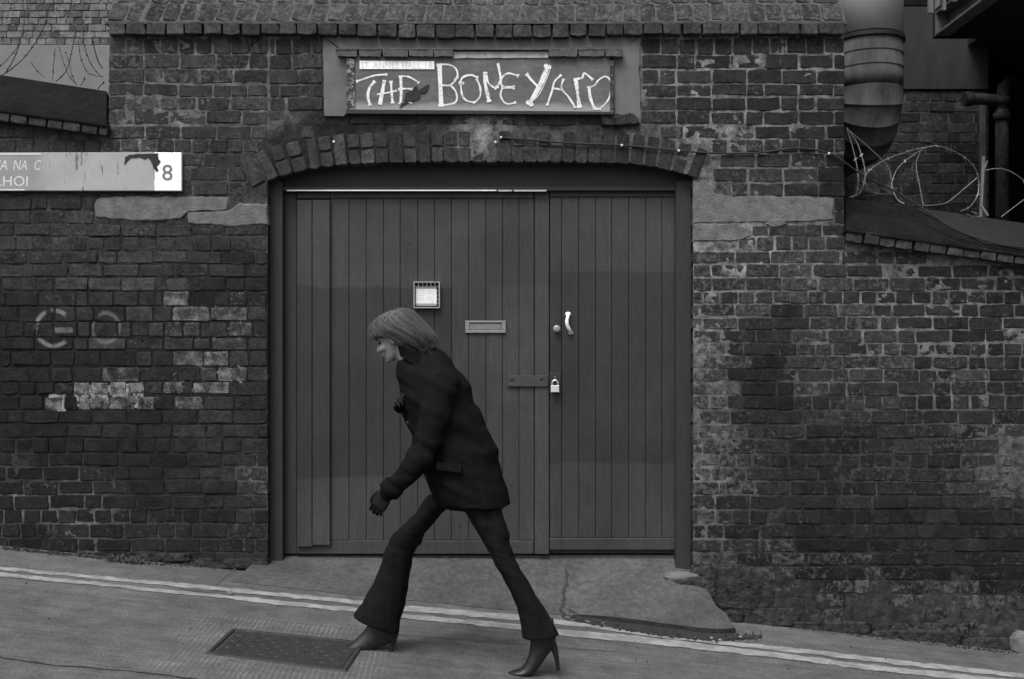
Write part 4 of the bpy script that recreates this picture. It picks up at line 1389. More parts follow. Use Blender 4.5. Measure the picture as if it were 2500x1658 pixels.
# broken edge at the front and the right hand side, shade put into its dark colour
edge = [j for j in range(VSn - 1)] + [i * VSn + VSn - 1 for i in range(61)] + [60 * VSn + j for j in range(VSn - 2, -1, -1)]
sk = MB(); sv = []
for e in edge:
    x_, y_, z_ = vs[e]; rj = random.uniform(-.006, .004)
    sv += [(x_, y_, z_), (x_ + .003, y_ - .004 + rj, (z_ + gz(x_)) / 2), (x_ + .004, y_ - .010 + rj, gz(x_) - .02)]
sk.add(sv, [(3 * i + k, 3 * i + k + 1, 3 * i + k + 4, 3 * i + k + 3) for i in range(len(edge) - 1) for k in range(2)])
ap.add(vs, fs)
tag(ap.build("concrete_ramp", M_APRON, None, True), kind="structure")
sk.build("broken_edge", simple("broken cement edge", .014, .03, 40, .95, 90, .8, .01, .1), bpy.data.objects["concrete_ramp"])
# threshold slab under the doors
mb = MB(); a = W(640, 1357, .16); b = W(1700, 1357, .16)
mb.box((a.x, .17, zt - .5), (b.x, 1.5, zt)); tag(mb.build("threshold", M_APRON), kind="structure")
# black board behind the doors, standing in for the shade in their gaps
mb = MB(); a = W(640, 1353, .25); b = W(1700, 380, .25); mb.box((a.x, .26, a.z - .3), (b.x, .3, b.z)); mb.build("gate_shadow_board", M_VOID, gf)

# ------------------------------------------------------------------ cable
cb = thing("cable", W(1650, 368, -.02), "thin black cable sagging across the brickwork right of the arch", "cable")
pts = catmull([W(1223, 336, -.012), W(1300, 342, -.014), (W(1400, 350, -.014)), W(1518, 355, -.014), W(1657, 368, -.014), W(1750, 374, -.014), W(1850, 373, -.014), W(1950, 362, -.014), W(2024, 374, -.014), W(2060, 395, -.016), W(2110, 430, .02), W(2190, 470, .06), W(2270, 520, .02), W(2330, 560, -.03), W(2420, 592, -.05), W(2500, 605, -.05), W(2700, 625, -.05)], 8)
mb = MB(); mb.tube(pts, .0062, 6); mb.build("flex", M_CABLE, cb, True)
for x, y in ((1223, 336), (1518, 355), (1657, 368), (2024, 375), (815, 346), (1209, 347)):
    if x in (815, 1209): continue
    p = W(x, y, -.018); mb = MB(); mb.chbox((p.x - .007, -.024, p.z - .006), (p.x + .007, .0, p.z + .008), .003); mb.build("clip", M_CLIP, cb)
for i_, (x, y, lb_) in enumerate(((815, 346, "small white wall plug in the left part of the arch ring"), (1210, 347, "small white wall plug just under the end of the black cable"))):
    p = W(x, y, -.006); mb = MB(); mb.loft([((p.x, yy, p.z), (1, 0, 0), (0, 0, 1), r, r) for yy, r in ((.03, .006), (-.008, .008), (-.010, .005))], 10)
    tag(mb.build("wall_plug", M_CLIP), lb_, "wall plug", "white wall plugs in the arch")

# ------------------------------------------------------------------ things right of the gateway: yard wall, duct, downpipe, balcony, razor wire
YB = 2.2
yw = thing("yard_building", W(2320, 700, YB), "dim brick and render building set back behind the razor wire", "building")
kb = F / (D + YB)
a = W(2050, 900, YB); b = W(2410, -200, YB)
mb = MB(); mb.box((2.0, YB + .03, 0.0), (b.x, YB + 1.2, b.z)); mb.build("wall_core", M_CORE, yw)
mb = MB(); a = W(2050, 220, YB); b = W(2412, 18, YB); mb.chbox((2.0, YB - .02, a.z), (b.x, YB + .03, b.z), .006)
mb.build("render_panel", simple("shade-dimmed render", .02, .036, 3, .9, 60, .3, .004, .2, 0, (3, 1, .6)), yw)  # render colour lowered to carry the shade under the balcony
mb = MB(); a = W(2050, 16, YB); b = W(2412, -200, YB); mb.chbox((2.0, YB - .015, a.z), (b.x, YB + .03, b.z), .006)
mb.build("upper_band", M_COPING, yw)
def tone_dark(x, y):
    n = len(np.atleast_1d(x)); return np.tile(np.array([[.03, .34, .3]]), (n, 1))
mortar_sheet("mortar", yw, 1840, 2408, 222, 640, lambda X, Y: X > 0, 7, YB, 31, tone_dark)
y = 224; r_ = 0; sp = []
while y < 640:
    x = 1850 - random.uniform(0, 50)
    while x < 2404:
        L = (63 if r_ % 4 else 32) + random.gauss(0, 1.5)
        x1 = min(x + L, 2408)
        if x1 - x > 12: sp.append(brick_spec(x, x1, y, y + 25, gap=3.0, Y=YB, colour=(.028 * math.exp(random.gauss(0, .25)), 0, .35)))
        x += L
    y += 25; r_ += 1
place_bricks([dict(s_, cx=9999) if s_['cx'] < 2060 else s_ for s_ in sp], yw)
mb = MB(); a = W(2396, 700, YB - .05); b = W(2410, 250, YB - .05); mb.chbox((a.x, YB - .04, a.z), (b.x, YB + .05, b.z), .006)
mb.build("corner_strip", simple("grey corner bead", .06, .09, 20, .8), yw)
# bay under the balcony, its darkness put into near-black walls
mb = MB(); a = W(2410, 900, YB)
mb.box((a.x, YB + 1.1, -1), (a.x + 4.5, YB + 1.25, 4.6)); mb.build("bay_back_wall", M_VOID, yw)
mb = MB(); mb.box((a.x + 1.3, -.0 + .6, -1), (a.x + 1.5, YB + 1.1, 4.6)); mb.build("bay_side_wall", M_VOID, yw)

YDU = .95
du = thing("duct", W(2146, 370, YDU), "fat round ventilation duct with segmented elbow beside the gateway wall", "duct")
kd = F / (D + YDU - .2)
r = 82 / kd
cx = (2144 - CX) / kd
def zpx(y, Y=YDU - .2): return W(0, y, Y).z
mb = MB()
mb.loft([((cx, YDU, zpx(y)), (1, 0, 0), (0, 1, 0), r, r) for y in (-180, 72)], 40); mb.build("upper_pipe", M_DUCTMETAL, du, True)
mb = MB()
zc = zpx(82)
for dz, rr in ((.018, r + .001), (.018, r + .016), (-.014, r + .016), (-.014, r + .001)): pass
mb.loft([((cx, YDU, zc + dz), (1, 0, 0), (0, 1, 0), rr, rr) for dz, rr in ((.016, r * .98), (.016, r + .014), (-.012, r + .014), (-.012, r * .98))], 40)
mb.build("flange", M_BLACK, du)
z1 = zpx(120)
mb = MB(); mb.loft([((cx, YDU, z), (1, 0, 0), (0, 1, 0), rr, rr) for z, rr in ((zpx(84), r), (z1 + .004, r), (z1, r + .004), (z1 - .004, r))], 40); mb.build("collar", M_DUCTDIRTY, du, True)
z2 = zpx(155)
mb = MB(); mb.loft([((cx, YDU, z), (1, 0, 0), (0, 1, 0), rr, rr) for z, rr in ((z1 - .006, r - .001), (z2 + .004, r - .001), (z2, r + .004), (z2 - .004, r - .001))], 40); mb.build("collar", M_DUCTDIRTY, du, True)
RB = r * 1.15
zb = z2 - .005
z3 = zpx(205); 
mb = MB(); mb.loft([((cx, YDU, z), (1, 0, 0), (0, 1, 0), rr, rr) for z, rr in ((zb, r - .001), (z3, r - .001))], 40); mb.build("collar", M_DUCTDIRTY, du, True)
ang = [0, 18, 36, 54, 72, 90]
def elb(t):
    t = math.radians(t)
    c = Vector((cx, YDU + RB - RB * math.cos(t), z3 - RB * math.sin(t)))
    v = Vector((0, math.cos(t), math.sin(t)))   # towards the bend centre
    return c, v
for t0, t1 in zip(ang[:-1], ang[1:]):
    mb = MB()
    rings = []
    for t, rr in ((t0, r - .001), (t0 + .4, r - .001), (t1 - 1.2, r - .001), (t1 - .9, r + .005), (t1 - .1, r + .005)):
        c, v = elb(t); rings.append((c, (1, 0, 0), v, rr, rr))
    mb.loft(rings, 40); mb.build("elbow_segment", M_DUCTDIRTY, du, True)
c, v = elb(90)
mb = MB(); mb.loft([((c.x, c.y, c.z), (1, 0, 0), (0, 0, 1), r, r), ((c.x, YB + .02, c.z), (1, 0, 0), (0, 0, 1), r, r)], 40); mb.build("wall_spigot", M_DUCTDIRTY, du, True)

M_PIPE = simple("rusty pipe", .008, .045, 18, .85, 60, .7, .006, .2)
dp = thing("downpipe", W(2446, 540, 1.9), "rusty cast iron soil pipe with side branch in the dark bay", "downpipe")
YP = 1.95
mb = MB(); mb.tube([W(2446, 900, YP), W(2446, 400, YP), W(2446, 270, YP)], .052, 16); mb.build("pipe", M_PIPE, dp, True)
mb = MB(); mb.tube(catmull([W(2446, 275, YP), W(2443, 256, YP), W(2432, 246, YP), W(2410, 243, YP), W(2360, 242, YP - .0)], 5), .046, 14); mb.build("branch", M_PIPE, dp, True)
for y in (285, 248):
    mb = MB(); mb.tube([W(2446, y + 8, YP), W(2446, y - 8, YP)], .068, 16); mb.build("socket", M_PIPE, dp, True)
mb = MB(); mb.tube([W(2446, 250, YP), W(2450, 215, YP + .1), W(2470, 200, YP + .2)], .05, 14); mb.build("pipe", M_PIPE, dp, True)
mb = MB(); mb.tube([W(2353, 242, YP), W(2372, 242, YP)], .06, 16); mb.build("socket", M_PIPE, dp, True)

bc = thing("balcony", W(2282, 88, 1.2), "underside of a grey steel balcony with channel edge beam, top right corner", "balcony")
X0 = W(2282, 88, 1.3).x; Zb = W(2282, 88, 1.3).z
def bbox(nm, x0, x1, y0, y1, z0, z1, mat):
    mb = MB(); mb.box((x0, y0, z0), (x1, y1, z1)); return mb.build(nm, mat, bc)
bbox("edge_beam_web", X0 + .098, X0 + .11, -1.2, 1.3, Zb + .018, Zb + .165, M_BALC)
bbox("edge_beam_flange", X0 - .0, X0 + .11, -1.2, 1.3, Zb, Zb + .018, M_BALC)
bbox("edge_beam_flange", X0 - .0, X0 + .11, -1.2, 1.3, Zb + .165, Zb + .177, M_BALC)
bbox("end_plate", X0, X0 + .09, 1.28, 1.296, Zb + .02, Zb + .163, M_BALC)
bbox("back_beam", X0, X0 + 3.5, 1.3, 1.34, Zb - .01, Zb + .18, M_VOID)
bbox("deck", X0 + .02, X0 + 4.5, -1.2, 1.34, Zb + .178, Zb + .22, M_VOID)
bbox("deck", X0 + .62, X0 + 4.5, 1.345, 3.4, Zb + .178, Zb + .22, M_VOID)  # slab added to keep light from the slot out of the bay
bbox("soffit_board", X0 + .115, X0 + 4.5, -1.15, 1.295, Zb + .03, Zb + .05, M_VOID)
for i in range(12):
    Y_ = -1.15 + i * .2
    bbox("balustrade_bar", X0 - .035, X0 - .012, Y_, Y_ + .03, Zb + .12, Zb + 1.1, M_BALC)
for i in range(7):
    bbox("cladding_strip", X0 - .03 + i * .05, X0 + .008 + i * .05, 1.345, 1.37, Zb + .19, Zb + 1.0, M_BALC)

def razor(parent, pts, r, mat, barb=0.055, blen=.016, name="strand"):
    mb = MB(); g = catmull(pts, 8); mb.tube(g, r, 6)
    acc = 0; nb = 0
    for i in range(1, len(g)):
        acc += (g[i] - g[i - 1]).length
        if acc > barb:
            acc = 0; nb += 1
            t = (g[i] - g[i - 1]).normalized()
            n1 = t.cross(Vector((0, 1, 0))).normalized(); n1 = Matrix.Rotation(nb * 1.1, 3, t) @ n1
            a = g[i]
            for s in (1, -1):
                tip = a + n1 * blen * s + t * blen * .5 * s
                w_ = t * blen * .45
                q = n1.cross(t) * .002
                mb.add([a - w_ + q, a + w_ + q, tip, a - w_ - q, a + w_ - q], [(0, 1, 2), (4, 3, 2), (0, 3, 4, 1), (1, 4, 2), (3, 0, 2)])
    return mb.build(name, mat, parent, False)
def Z8(zx, zy, Y): return W(2050 + zx / 3.92, 300 + zy / 3.92, Y)
rw = thing("razor_wire", Z8(700, 800, .2), "pale looping razor wire coil along the right hand coping", "razor wire")
razor(rw, [Z8(860, 228, .2), Z8(700, 260, .18), Z8(520, 320, .12), Z8(380, 385, .06), Z8(270, 470, .02), Z8(240, 545, 0), Z8(265, 620, .02), Z8(320, 665, .08), Z8(385, 680, .15)], .0031, M_WIREBRIGHT, .05)
razor(rw, [Z8(620, 775, .1), Z8(560, 740, .12), Z8(515, 660, .15), Z8(500, 570, .18), Z8(560, 430, .2), Z8(700, 310, .2), Z8(860, 228, .2), Z8(1000, 235, .22), Z8(1180, 320, .25), Z8(1290, 430, .28), Z8(1330, 560, .3), Z8(1320, 690, .28), Z8(1250, 800, .22), Z8(1160, 845, .18)], .0031, M_WIREBRIGHT, .07)
razor(rw, [Z8(770, 280, .35), Z8(735, 370, .35), Z8(738, 470, .33), Z8(760, 580, .3), Z8(800, 790, .25)], .0031, M_WIREBRIGHT, .2)
razor(rw, [Z8(790, 792, .25), Z8(920, 785, .27), Z8(1030, 760, .3), Z8(1180, 640, .3), Z8(1320, 520, .3)], .0031, M_WIREBRIGHT, .3)
razor(rw, [Z8(65, 50, .1), Z8(110, 90, .12), Z8(250, 210, .16), Z8(390, 340, .2), Z8(470, 440, .22), Z8(495, 540, .22)], .0036, M_WIREDARK if False else M_WIREBRIGHT, .4)
razor(rw, [Z8(65, 50, .1), Z8(120, 220, .1), Z8(165, 420, .08), Z8(178, 560, .06), Z8(165, 660, .08), Z8(120, 710, .1)], .0031, M_WIREBRIGHT, .06)
razor(rw, [Z8(75, 55, .1), Z8(170, 200, .1), Z8(225, 370, .06), Z8(245, 500, .04), Z8(225, 610, .04), Z8(170, 690, .08), Z8(90, 712, .1)], .0031, M_WIREBRIGHT, .06)
razor(rw, [Z8(1395, 455, .3), Z8(1500, 438, .3), Z8(1620, 460, .3), Z8(1764, 555, .3), Z8(1900, 720, .28), Z8(1940, 900, .25)], .0031, M_WIREBRIGHT, .09)
razor(rw, [Z8(1545, 900, .25), Z8(1764, 735, .28), Z8(1960, 600, .3)], .0031, M_WIREBRIGHT, .3)
ps = thing("wire_post", Z8(1355, 930, .3), "thin grey steel post holding the razor wire", "post")
mb = MB(); mb.tube([Z8(1350, 950, .3), Z8(1355, 800, .3), Z8(1378, 320, .3)], .011, 6); mb.build("upright", M_BALC, ps)
mb = MB(); mb.tube([Z8(1375, 470, .3), Z8(1412, 365, .3)], .006, 6); mb.build("spur", M_BALC, ps)
mb = MB(); mb.tube([Z8(1360, 800, .29), Z8(1420, 890, .27)], .008, 6); mb.build("stay", M_BALC, ps)
wt = thing("wire_tie", Z8(1270, 890, .2), "knot of loose wire ends at the foot of the steel post", "wire")
mb = MB()
for i in range(7):
    p = Z8(1330, 890, .24)
    q = Z8(1210 + random.uniform(0, 130), 850 + random.uniform(0, 60), .2)
    mb.tube(catmull([p, (p + q) / 2 + Vector((0, 0, random.uniform(-.02, .02))), q], 4), .003, 5)
mb.build("wire_end", M_WIREBRIGHT, wt)

def Z4(zx, zy, Y): return W(zx / 4.357, zy / 4.357, Y)
rl = thing("razor_wire", Z4(560, 860, .25), "dark rusty razor wire loops against the pale far building", "razor wire")
for pts, rr in (
    ([(20, 800), (60, 770), (150, 620), (220, 420), (255, 250), (250, 60), (235, -60)], .0048),
    ([(60, 780), (150, 710), (260, 610), (390, 430), (490, 230), (520, 90), (560, 20), (600, -50)], .0042),
    ([(-60, 720), (20, 690), (140, 560), (200, 480)], .0035),
    ([(-40, 560), (10, 430), (40, 380)], .0035),
    ([(560, 860), (568, 720), (585, 520)], .0035),
    ([(590, 870), (650, 820), (700, 760), (730, 690), (760, 560), (790, 400), (795, 280), (760, 170), (700, 100)], .0042),
    ([(820, 910), (750, 830), (700, 730), (650, 580), (620, 480)], .0035),
    ([(850, 915), (880, 880), (905, 820)], .0035),
    ([(810, 900), (760, 780), (740, 680), (700, 560)], .0032),
    ([(1100, 820), (1050, 790), (980, 700), (920, 570), (890, 440), (880, 300)], .0035),
    ([(1085, 820), (1000, 800), (930, 770), (860, 620), (840, 480)], .003),
    ([(1090, 730), (1040, 640), (1005, 520), (980, 400)], .0045),
    ([(1040, 945), (1080, 900), (1110, 870)], .0045),
    ([(480, 830), (400, 760), (330, 660)], .0028)):
    razor(rl, [Z4(a, b, .24 + .05 * math.sin(a * .01 + b * .004)) for a, b in pts], rr * .72, M_WIREDARK, .055, .012)

# far building on the left
YF = 7.0
fb = thing("far_building", W(120, 900, YF), "pale brick building with rendered base behind the left boundary wall", "building")
M_PALEMORT = simple("pale far mortar", .17, .22, 8, .9)
M_PALEREND = simple("pale far render", .14, .175, 3, .9, 40, .2, .004)
a = W(-900, 1100, YF); b = W(700, -300, YF)
mb = MB(); mb.box((a.x, YF + .02, a.z), (b.x, YF + 3, b.z)); mb.build("wall_core", M_PALEMORT, fb)
a = W(-900, 1100, YF); b = W(700, 111, YF)
mb = MB(); mb.chbox((a.x, YF - .02, a.z), (b.x, YF + .03, b.z), .006); mb.build("rendered_base", M_PALEREND, fb)
M_PALEBRICK = None
y = 110; r_ = 0; sp = []
while y > -40:
    x = -420 - random.uniform(0, 40)
    while x < 420:
        L = (43 if (r_ % 3) else 22) + random.gauss(0, 1.5)
        if random.random() < .2: L = 22
        t = random.choice([.12, .135, .145, .15, .13, .10, .07]) * random.uniform(.85, 1.15)
        sp.append(brick_spec(x, x + L, y - 16.8, y, gap=2.6, Y=YF, colour=(t, 0, .3)))
        x += L
    y -= 16.8; r_ += 1
place_bricks([s for s in sp if s["cx"] < 275], fb)
rest = [dict(s, cx=9999) for s in sp if s["cx"] >= 275]
place_bricks(rest, fb)

# ------------------------------------------------------------------ street furniture underfoot
mc = thing("access_cover", G(690, 1595), "dark cast iron access cover set in the concrete under the front shoe", "manhole cover")
corn = [G(566, 1538), G(893, 1571), G(846, 1642), G(502, 1597)]
def bil(u, v, up):
    p = corn[0] * (1 - u) * (1 - v) + corn[1] * u * (1 - v) + corn[2] * u * v + corn[3] * (1 - u) * v
    return Vector((p.x, p.y, gz(p.x) + up))
def cov(u0, u1, v0, v1, up0, up1, mb):
    vs = [bil(u0, v0, up0), bil(u1, v0, up0), bil(u1, v1, up0), bil(u0, v1, up0)]
    e = .006
    t = [bil(u0 + e, v0 + e, up1), bil(u1 - e, v0 + e, up1), bil(u1 - e, v1 - e, up1), bil(u0 + e, v1 - e, up1)]
    mb.add(vs + t, [(4, 7, 6, 5), (0, 4, 5, 1), (1, 5, 6, 2), (2, 6, 7, 3), (3, 7, 4, 0)])
M_COVER = simple("worn cast iron cover", .016, .034, 25, .55, 90, .6, .005, .4)
mb = MB()
for a in ((0, 1, 0, .045), (0, 1, .955, 1), (0, .035, .045, .955), (.965, 1, .045, .955)): cov(a[0], a[1], a[2], a[3], 0, .010, mb)
mb.build("frame", M_COVER, mc)
mb = MB(); cov(.042, .958, .055, .945, 0, .006, mb)
mb.build("plate", M_COVER, mc)
mb = MB()
for i in range(16):
    for j in range(7):
        u = .08 + i * .054; v = .10 + j * .118
        if random.random() < .22: continue
        s = .018; w_ = .05
        if (i + j) % 2: cov(u, u + .034, v, v + .03, .005, .0078, mb)
        else: cov(u + .008, u + .020, v - .02, v + .06, .005, .0078, mb)
o = mb.build("tread_pattern", M_COVER, mc); o["kind"] = "stuff"
for u in (.13,):
    mb = MB(); cov(u, u + .012, .1, .9, .006, .009, mb); mb.build("rib", M_COVER, mc)

def rock(name, px, py, sx, sz, sy, Y, mat, label, seed, tag_it=True, flat=.6):
    """lump of stone: rough, unlike its neighbours"""
    c = W(px, py, Y); r_ = random.Random(seed)
    mb = MB()
    k = F / (D + Y)
    ell = (sx / 2 / k, sy / 2, sz / 2 / k)
    mb.ell((0, 0, 0), ell, n=48, m=30)
    me = mb.mesh(name, mat, True)
    n = len(me.vertices); co = np.empty(n * 3); me.vertices.foreach_get("co", co); co = co.reshape(-1, 3)
    q = co / np.array(ell)
    f = np.sign(q) * np.abs(q) ** flat
    f /= np.maximum(1, np.abs(f).max(1, keepdims=True))
    sh = f * np.array(ell)
    nz = (fnoise(q[:, 0] * 1.7 + seed, q[:, 2] * 1.7 + q[:, 1], seed, 3) - .5) * .28 + (fnoise(q[:, 0] * 6 + q[:, 1] * 4, q[:, 2] * 6, seed + 4, 3) - .5) * .22
    sh = sh * (1 + nz[:, None])
    me.vertices.foreach_set("co", (sh + np.array(c)).ravel()); me.update()
    o = link(name, me)
    if tag_it: tag(o, label, "stone", "loose stones at the foot of the wall")
    return o
rock("stone", 1664, 1407, 80, 18, .11, .02, M_RENDER, "pale flat-topped stone at the right foot of the gate post", 3, flat=.4)
rock("stone", 1690, 1452, 120, 92, .12, .005, M_DARKSTONE, "rough dark rubble lump below the pale stone by the gate post", 5, flat=.5)
rock("stone", 1780, 1440, 210, 124, .09, .025, M_DARKSTONE, "broad cement-faced footing lump bulging from the right hand wall", 8, flat=.45)
rock("stone", 1768, 1506, 84, 34, .10, .01, M_DARKSTONE, "small dark block under the footing lump, left of the crack", 11, flat=.4)
rock("stone", 1885, 1506, 140, 46, .08, .02, M_DARKSTONE, "long dark footing stone right of the crack", 14, flat=.4)
rock("stone", 2030, 1532, 200, 34, .07, .015, M_DARKSTONE, "low flat footing stone along the middle of the right hand wall", 16, flat=.3)
rock("stone", 2230, 1556, 240, 36, .07, .015, M_DARKSTONE, "wide dark footing stone under the right hand wall", 18, flat=.3)
rock("stone", 2500, 1572, 70, 60, .12, -.01, M_RENDER, "pale broken stone at the far right foot of the wall", 21, flat=.5)
rock("stone", 2408, 1572, 130, 36, .08, .01, M_DARKSTONE, "dark broken stone left of the pale stone at far right", 24, flat=.35)
rock("stone", 1716, 1492, 60, 28, .12, -.05, M_DARKSTONE, "thin rubble wedge beside the ramp edge", 26, flat=.5)
rock("stone", 560, 1374, 190, 24, .07, .02, M_DARKSTONE, "low dark footing stone at the foot of the left gate pier", 31, flat=.3)
rock("stone", 400, 1360, 150, 22, .07, .02, M_DARKSTONE, "dark footing stone left of the left gate pier", 33, flat=.3)

# cracks in the ramp
def ramp_crack(pts, w, seed):
    dg = bpy.context.evaluated_depsgraph_get()
    ob = bpy.data.objects["concrete_ramp"]
    from mathutils.bvhtree import BVHTree
    bv = BVHTree.FromObject(ob, dg)
    cam_p = Vector((0, -D, CH))
    g = catmull([(a, b, 0) for a, b in pts], 8)
    mb = MB(); vs = []
    for i, p in enumerate(g):
        jx = (float(vnoise(i * .8, 2, seed)) - .5) * 8
        ww = w * (.35 + 1.3 * float(vnoise(i * .6, 7, seed)))
        for s in (-1, 1):
            d = (W(p.x + jx + s * ww, p.y, 0) - cam_p).normalized()
            h = bv.ray_cast(cam_p, d)
            q = h[0] + Vector((0, -.002, .004)) if h[0] is not None else G(p.x + jx + s * ww, p.y, .004)
            vs.append(q)
    mb.add(vs, [(2 * i, 2 * i + 1, 2 * i + 3, 2 * i + 2) for i in range(len(g) - 1)])
    return mb.build("ramp_crack", M_GROOVE)
bpy.context.view_layer.update()
for pts, w, sd_ in (([(1380, 1390), (1384, 1420), (1379, 1440), (1376, 1465), (1372, 1490), (1376, 1505), (1390, 1518)], 3.2, 4), ([(1388, 1488), (1402, 1496), (1425, 1508)], 2.2, 6)):
    o = ramp_crack(pts, w, sd_); tag(o, kind="structure")

# loose grit in the gutter along the ramp edge
def grit(name, spots, n, rmin, rmax, mat, seed):
    r_ = random.Random(seed); mb = MB()
    for i in range(n):
        (x0, y0), (x1, y1), sp_ = r_.choice(spots)
        t = r_.random()
        p = G(lerp(x0, x1, t) + r_.gauss(0, sp_), lerp(y0, y1, t) + r_.gauss(0, sp_ * .5), 0)
        rr = r_.uniform(rmin, rmax) * (1 + (r_.random() < .08))
        base = [Vector((1, 0, 0)), Vector((-1, 0, 0)), Vector((0, 1, 0)), Vector((0, -1, 0)), Vector((0, 0, .8)), Vector((0, 0, -.6))]
        rot = Matrix.Rotation(r_.uniform(0, 6), 3, 'Z') @ Matrix.Rotation(r_.uniform(-.6, .6), 3, 'X')
        vs = [p + Vector((0, 0, rr * .4)) + rot @ (b * rr * r_.uniform(.6, 1.3)) for b in base]
        mb.add(vs, [(4, 0, 2), (4, 2, 1), (4, 1, 3), (4, 3, 0), (5, 2, 0), (5, 1, 2), (5, 3, 1), (5, 0, 3)])
    o = mb.build(name, mat); tag(o, "dark grit and crumbled mortar lying " + ("along the ramp edge" if seed < 5 else "along the foot of the wall"), "grit", kind="stuff")
    return o
M_GRIT = simple("dark grit", .008, .07, 55, .95, 70, 1.0, .02, .1)
M_GRITP = simple("pale grit", .12, .3, 90, .95)
ED = [((1395, 1512), (1500, 1531), 4), ((1500, 1533), (1620, 1551), 5), ((1620, 1551), (1760, 1566), 5), ((1760, 1560), (1850, 1556), 8), ((1700, 1500), (1790, 1545), 6)]
grit("grit", ED, 1500, .003, .008, M_GRIT, 1)
grit("grit", ED, 160, .003, .007, M_GRITP, 2)
grit("grit", [((-100, 1400), (2600, 1660), 60), ((0, 1500), (2400, 1640), 60)], 420, .0018, .0045, M_GRIT, 3)
grit("grit", [((0, 1338), (300, 1368), 4), ((300, 1372), (660, 1392), 5), ((1880, 1524), (2480, 1596), 5)], 1600, .003, .008, M_GRIT, 6)
mb = MB()
vs = []
X = np.arange(1392, 1850, 6.0)
TOPE = [(1392, 1508), (1450, 1517), (1500, 1525), (1600, 1541), (1700, 1556), (1760, 1560), (1850, 1574)]
BOTE = [(1392, 1514), (1450, 1528), (1500, 1536), (1600, 1554), (1700, 1565), (1760, 1566), (1850, 1560)]
for x in X:
    tp_ = 1 - max(0, (x - 1740) / 110)
    vs += [G(x, interp(BOTE, x) - (interp(BOTE, x) - interp(TOPE, x) + 16 if x < 1740 else 25 * tp_) + random.uniform(-2, 2) * tp_, .006), G(x, interp(BOTE, x) + random.uniform(-3, 3) * tp_, .006)]
mb.add(vs, [(2 * i, 2 * i + 1, 2 * i + 3, 2 * i + 2) for i in range(len(X) - 1)])
tag(mb.build("gutter_dirt", M_GRIT), kind="structure")

def weed(px, py, wpx, hpx, label, seed, n=60):
    r_ = random.Random(seed); p0 = G(px, py)
    root = thing("weed", p0, label, "plant", "weeds at the foot of the left wall")
    mb = MB()
    k = F / (D + p0.y)
    for i in range(n):
        b = p0 + Vector((r_.uniform(-1, 1) * wpx / 2 / k, r_.uniform(-.05, .03), 0)); b.z = gz(b.x)
        L = r_.uniform(.3, 1) * hpx / k * 1.3; a = r_.uniform(0, 6.28); tl = r_.uniform(.2, 1.2)
        d = Vector((math.cos(a) * math.sin(tl), math.sin(a) * math.sin(tl), math.cos(tl)))
        s = Vector((-math.sin(a), math.cos(a), 0)) * r_.uniform(.003, .008)
        m_ = b + d * L * .6; t_ = b + d * L + Vector((0, 0, -L * .25))
        mb.add([b - s * .4, b + s * .4, m_ + s, m_ - s, t_], [(0, 1, 2, 3), (3, 2, 4)])
    mb.build("leaf_tuft", M_WEED, root)
    return root
weed(305, 1372, 80, 24, "flattened dry weed clump at the foot of the left wall", 3, 110)
weed(628, 1378, 50, 26, "small bushy weed beside the left gate post", 5, 120)
weed(190, 1346, 120, 12, "low straggle of dry weeds under the left boundary wall", 7, 80)
# scrap of pale litter on the lines
mb = MB(); q = [G(1152 / 2.8 * 0 + 1158, 1449 + 0, .006)]
mb = MB(); mb.add([G(553, 1449, .006), G(566, 1446, .014), G(571, 1452, .009), G(560, 1455, .006)], [(0, 3, 2, 1)])
tag(mb.build("litter_scrap", M_RENDER), "scrap of pale litter lying between the painted lines", "litter")
#PERSON
# ------------------------------------------------------------------ the walking woman
PY = -1.57
def P(x, y, lat=0.0):
    """pixel of the photograph at the woman's distance; lat is metres away from the camera"""
    k = F / (D + PY)
    return Vector(((x - CX) / k, PY + lat, CH - (y - HY) / k))
KP = F / (D + PY)
woman = thing("person", (P(1110, 1600).x, PY, gz(P(1110, 1600).x)), "person in a dark coat, flared trousers and heeled boots striding uphill past the gate", "person")
M_SKIN = simple("skin", .20, .25, 30, .55, 200, .05, .001, .4)
M_HAIR = simple("fair hair", .028, .078, 60, .55, 200, .2, .002, .4, 0, (1, 6, 1))
M_COAT = simple("dark wool coat", .0045, .0085, 25, .95, 500, .4, .002, .06)
M_TROUSER = simple("dark trousers", .0055, .0095, 25, .95, 400, .3, .002, .08)
M_LEATHER = simple("dark leather", .008, .016, 40, .42, 200, .15, .001, .4)
M_GLOVE = simple("black glove", .005, .009, 40, .75, 200, .2, .001, .15)
M_EYE = simple("dark eye", .01, .015, 40, .2)

def limb(mb, pts, radii, n=18, squash=1.0):
    """tapered limb through pts; squash flattens it sideways (Y)"""
    pts = [Vector(p) for p in pts]
    sub = 5
    g = catmull(pts, sub)
    rr = []
    for i in range(len(g)):
        t = i / sub; a = min(int(t), len(radii) - 2); f = t - a
        f = f * f * (3 - 2 * f)
        rr.append(radii[a] + (radii[a + 1] - radii[a]) * f if a + 1 < len(radii) else radii[-1])
    rings = []
    for i, p in enumerate(g):
        t = (g[min(i + 1, len(g) - 1)] - g[max(i - 1, 0)]).normalized()
        v = Vector((0, 1, 0)); v = (v - t * v.dot(t)).normalized()
        u = v.cross(t).normalized()
        rings.append((p, u, v, rr[i], rr[i] * squash))
    mb.loft(rings, n)
    mb.ell(g[0], (rr[0] * .98,) * 3, n=12, m=8); mb.ell(g[-1], (rr[-1] * .98,) * 3, n=12, m=8)

# --- head frame: face turned to the left and bowed
HC = P(961, 823)
tl = math.radians(24)
fw = Vector((-math.cos(tl), 0, -math.sin(tl))); upv = Vector((-math.sin(tl), 0, math.cos(tl))); lf = Vector((0, -1, 0))
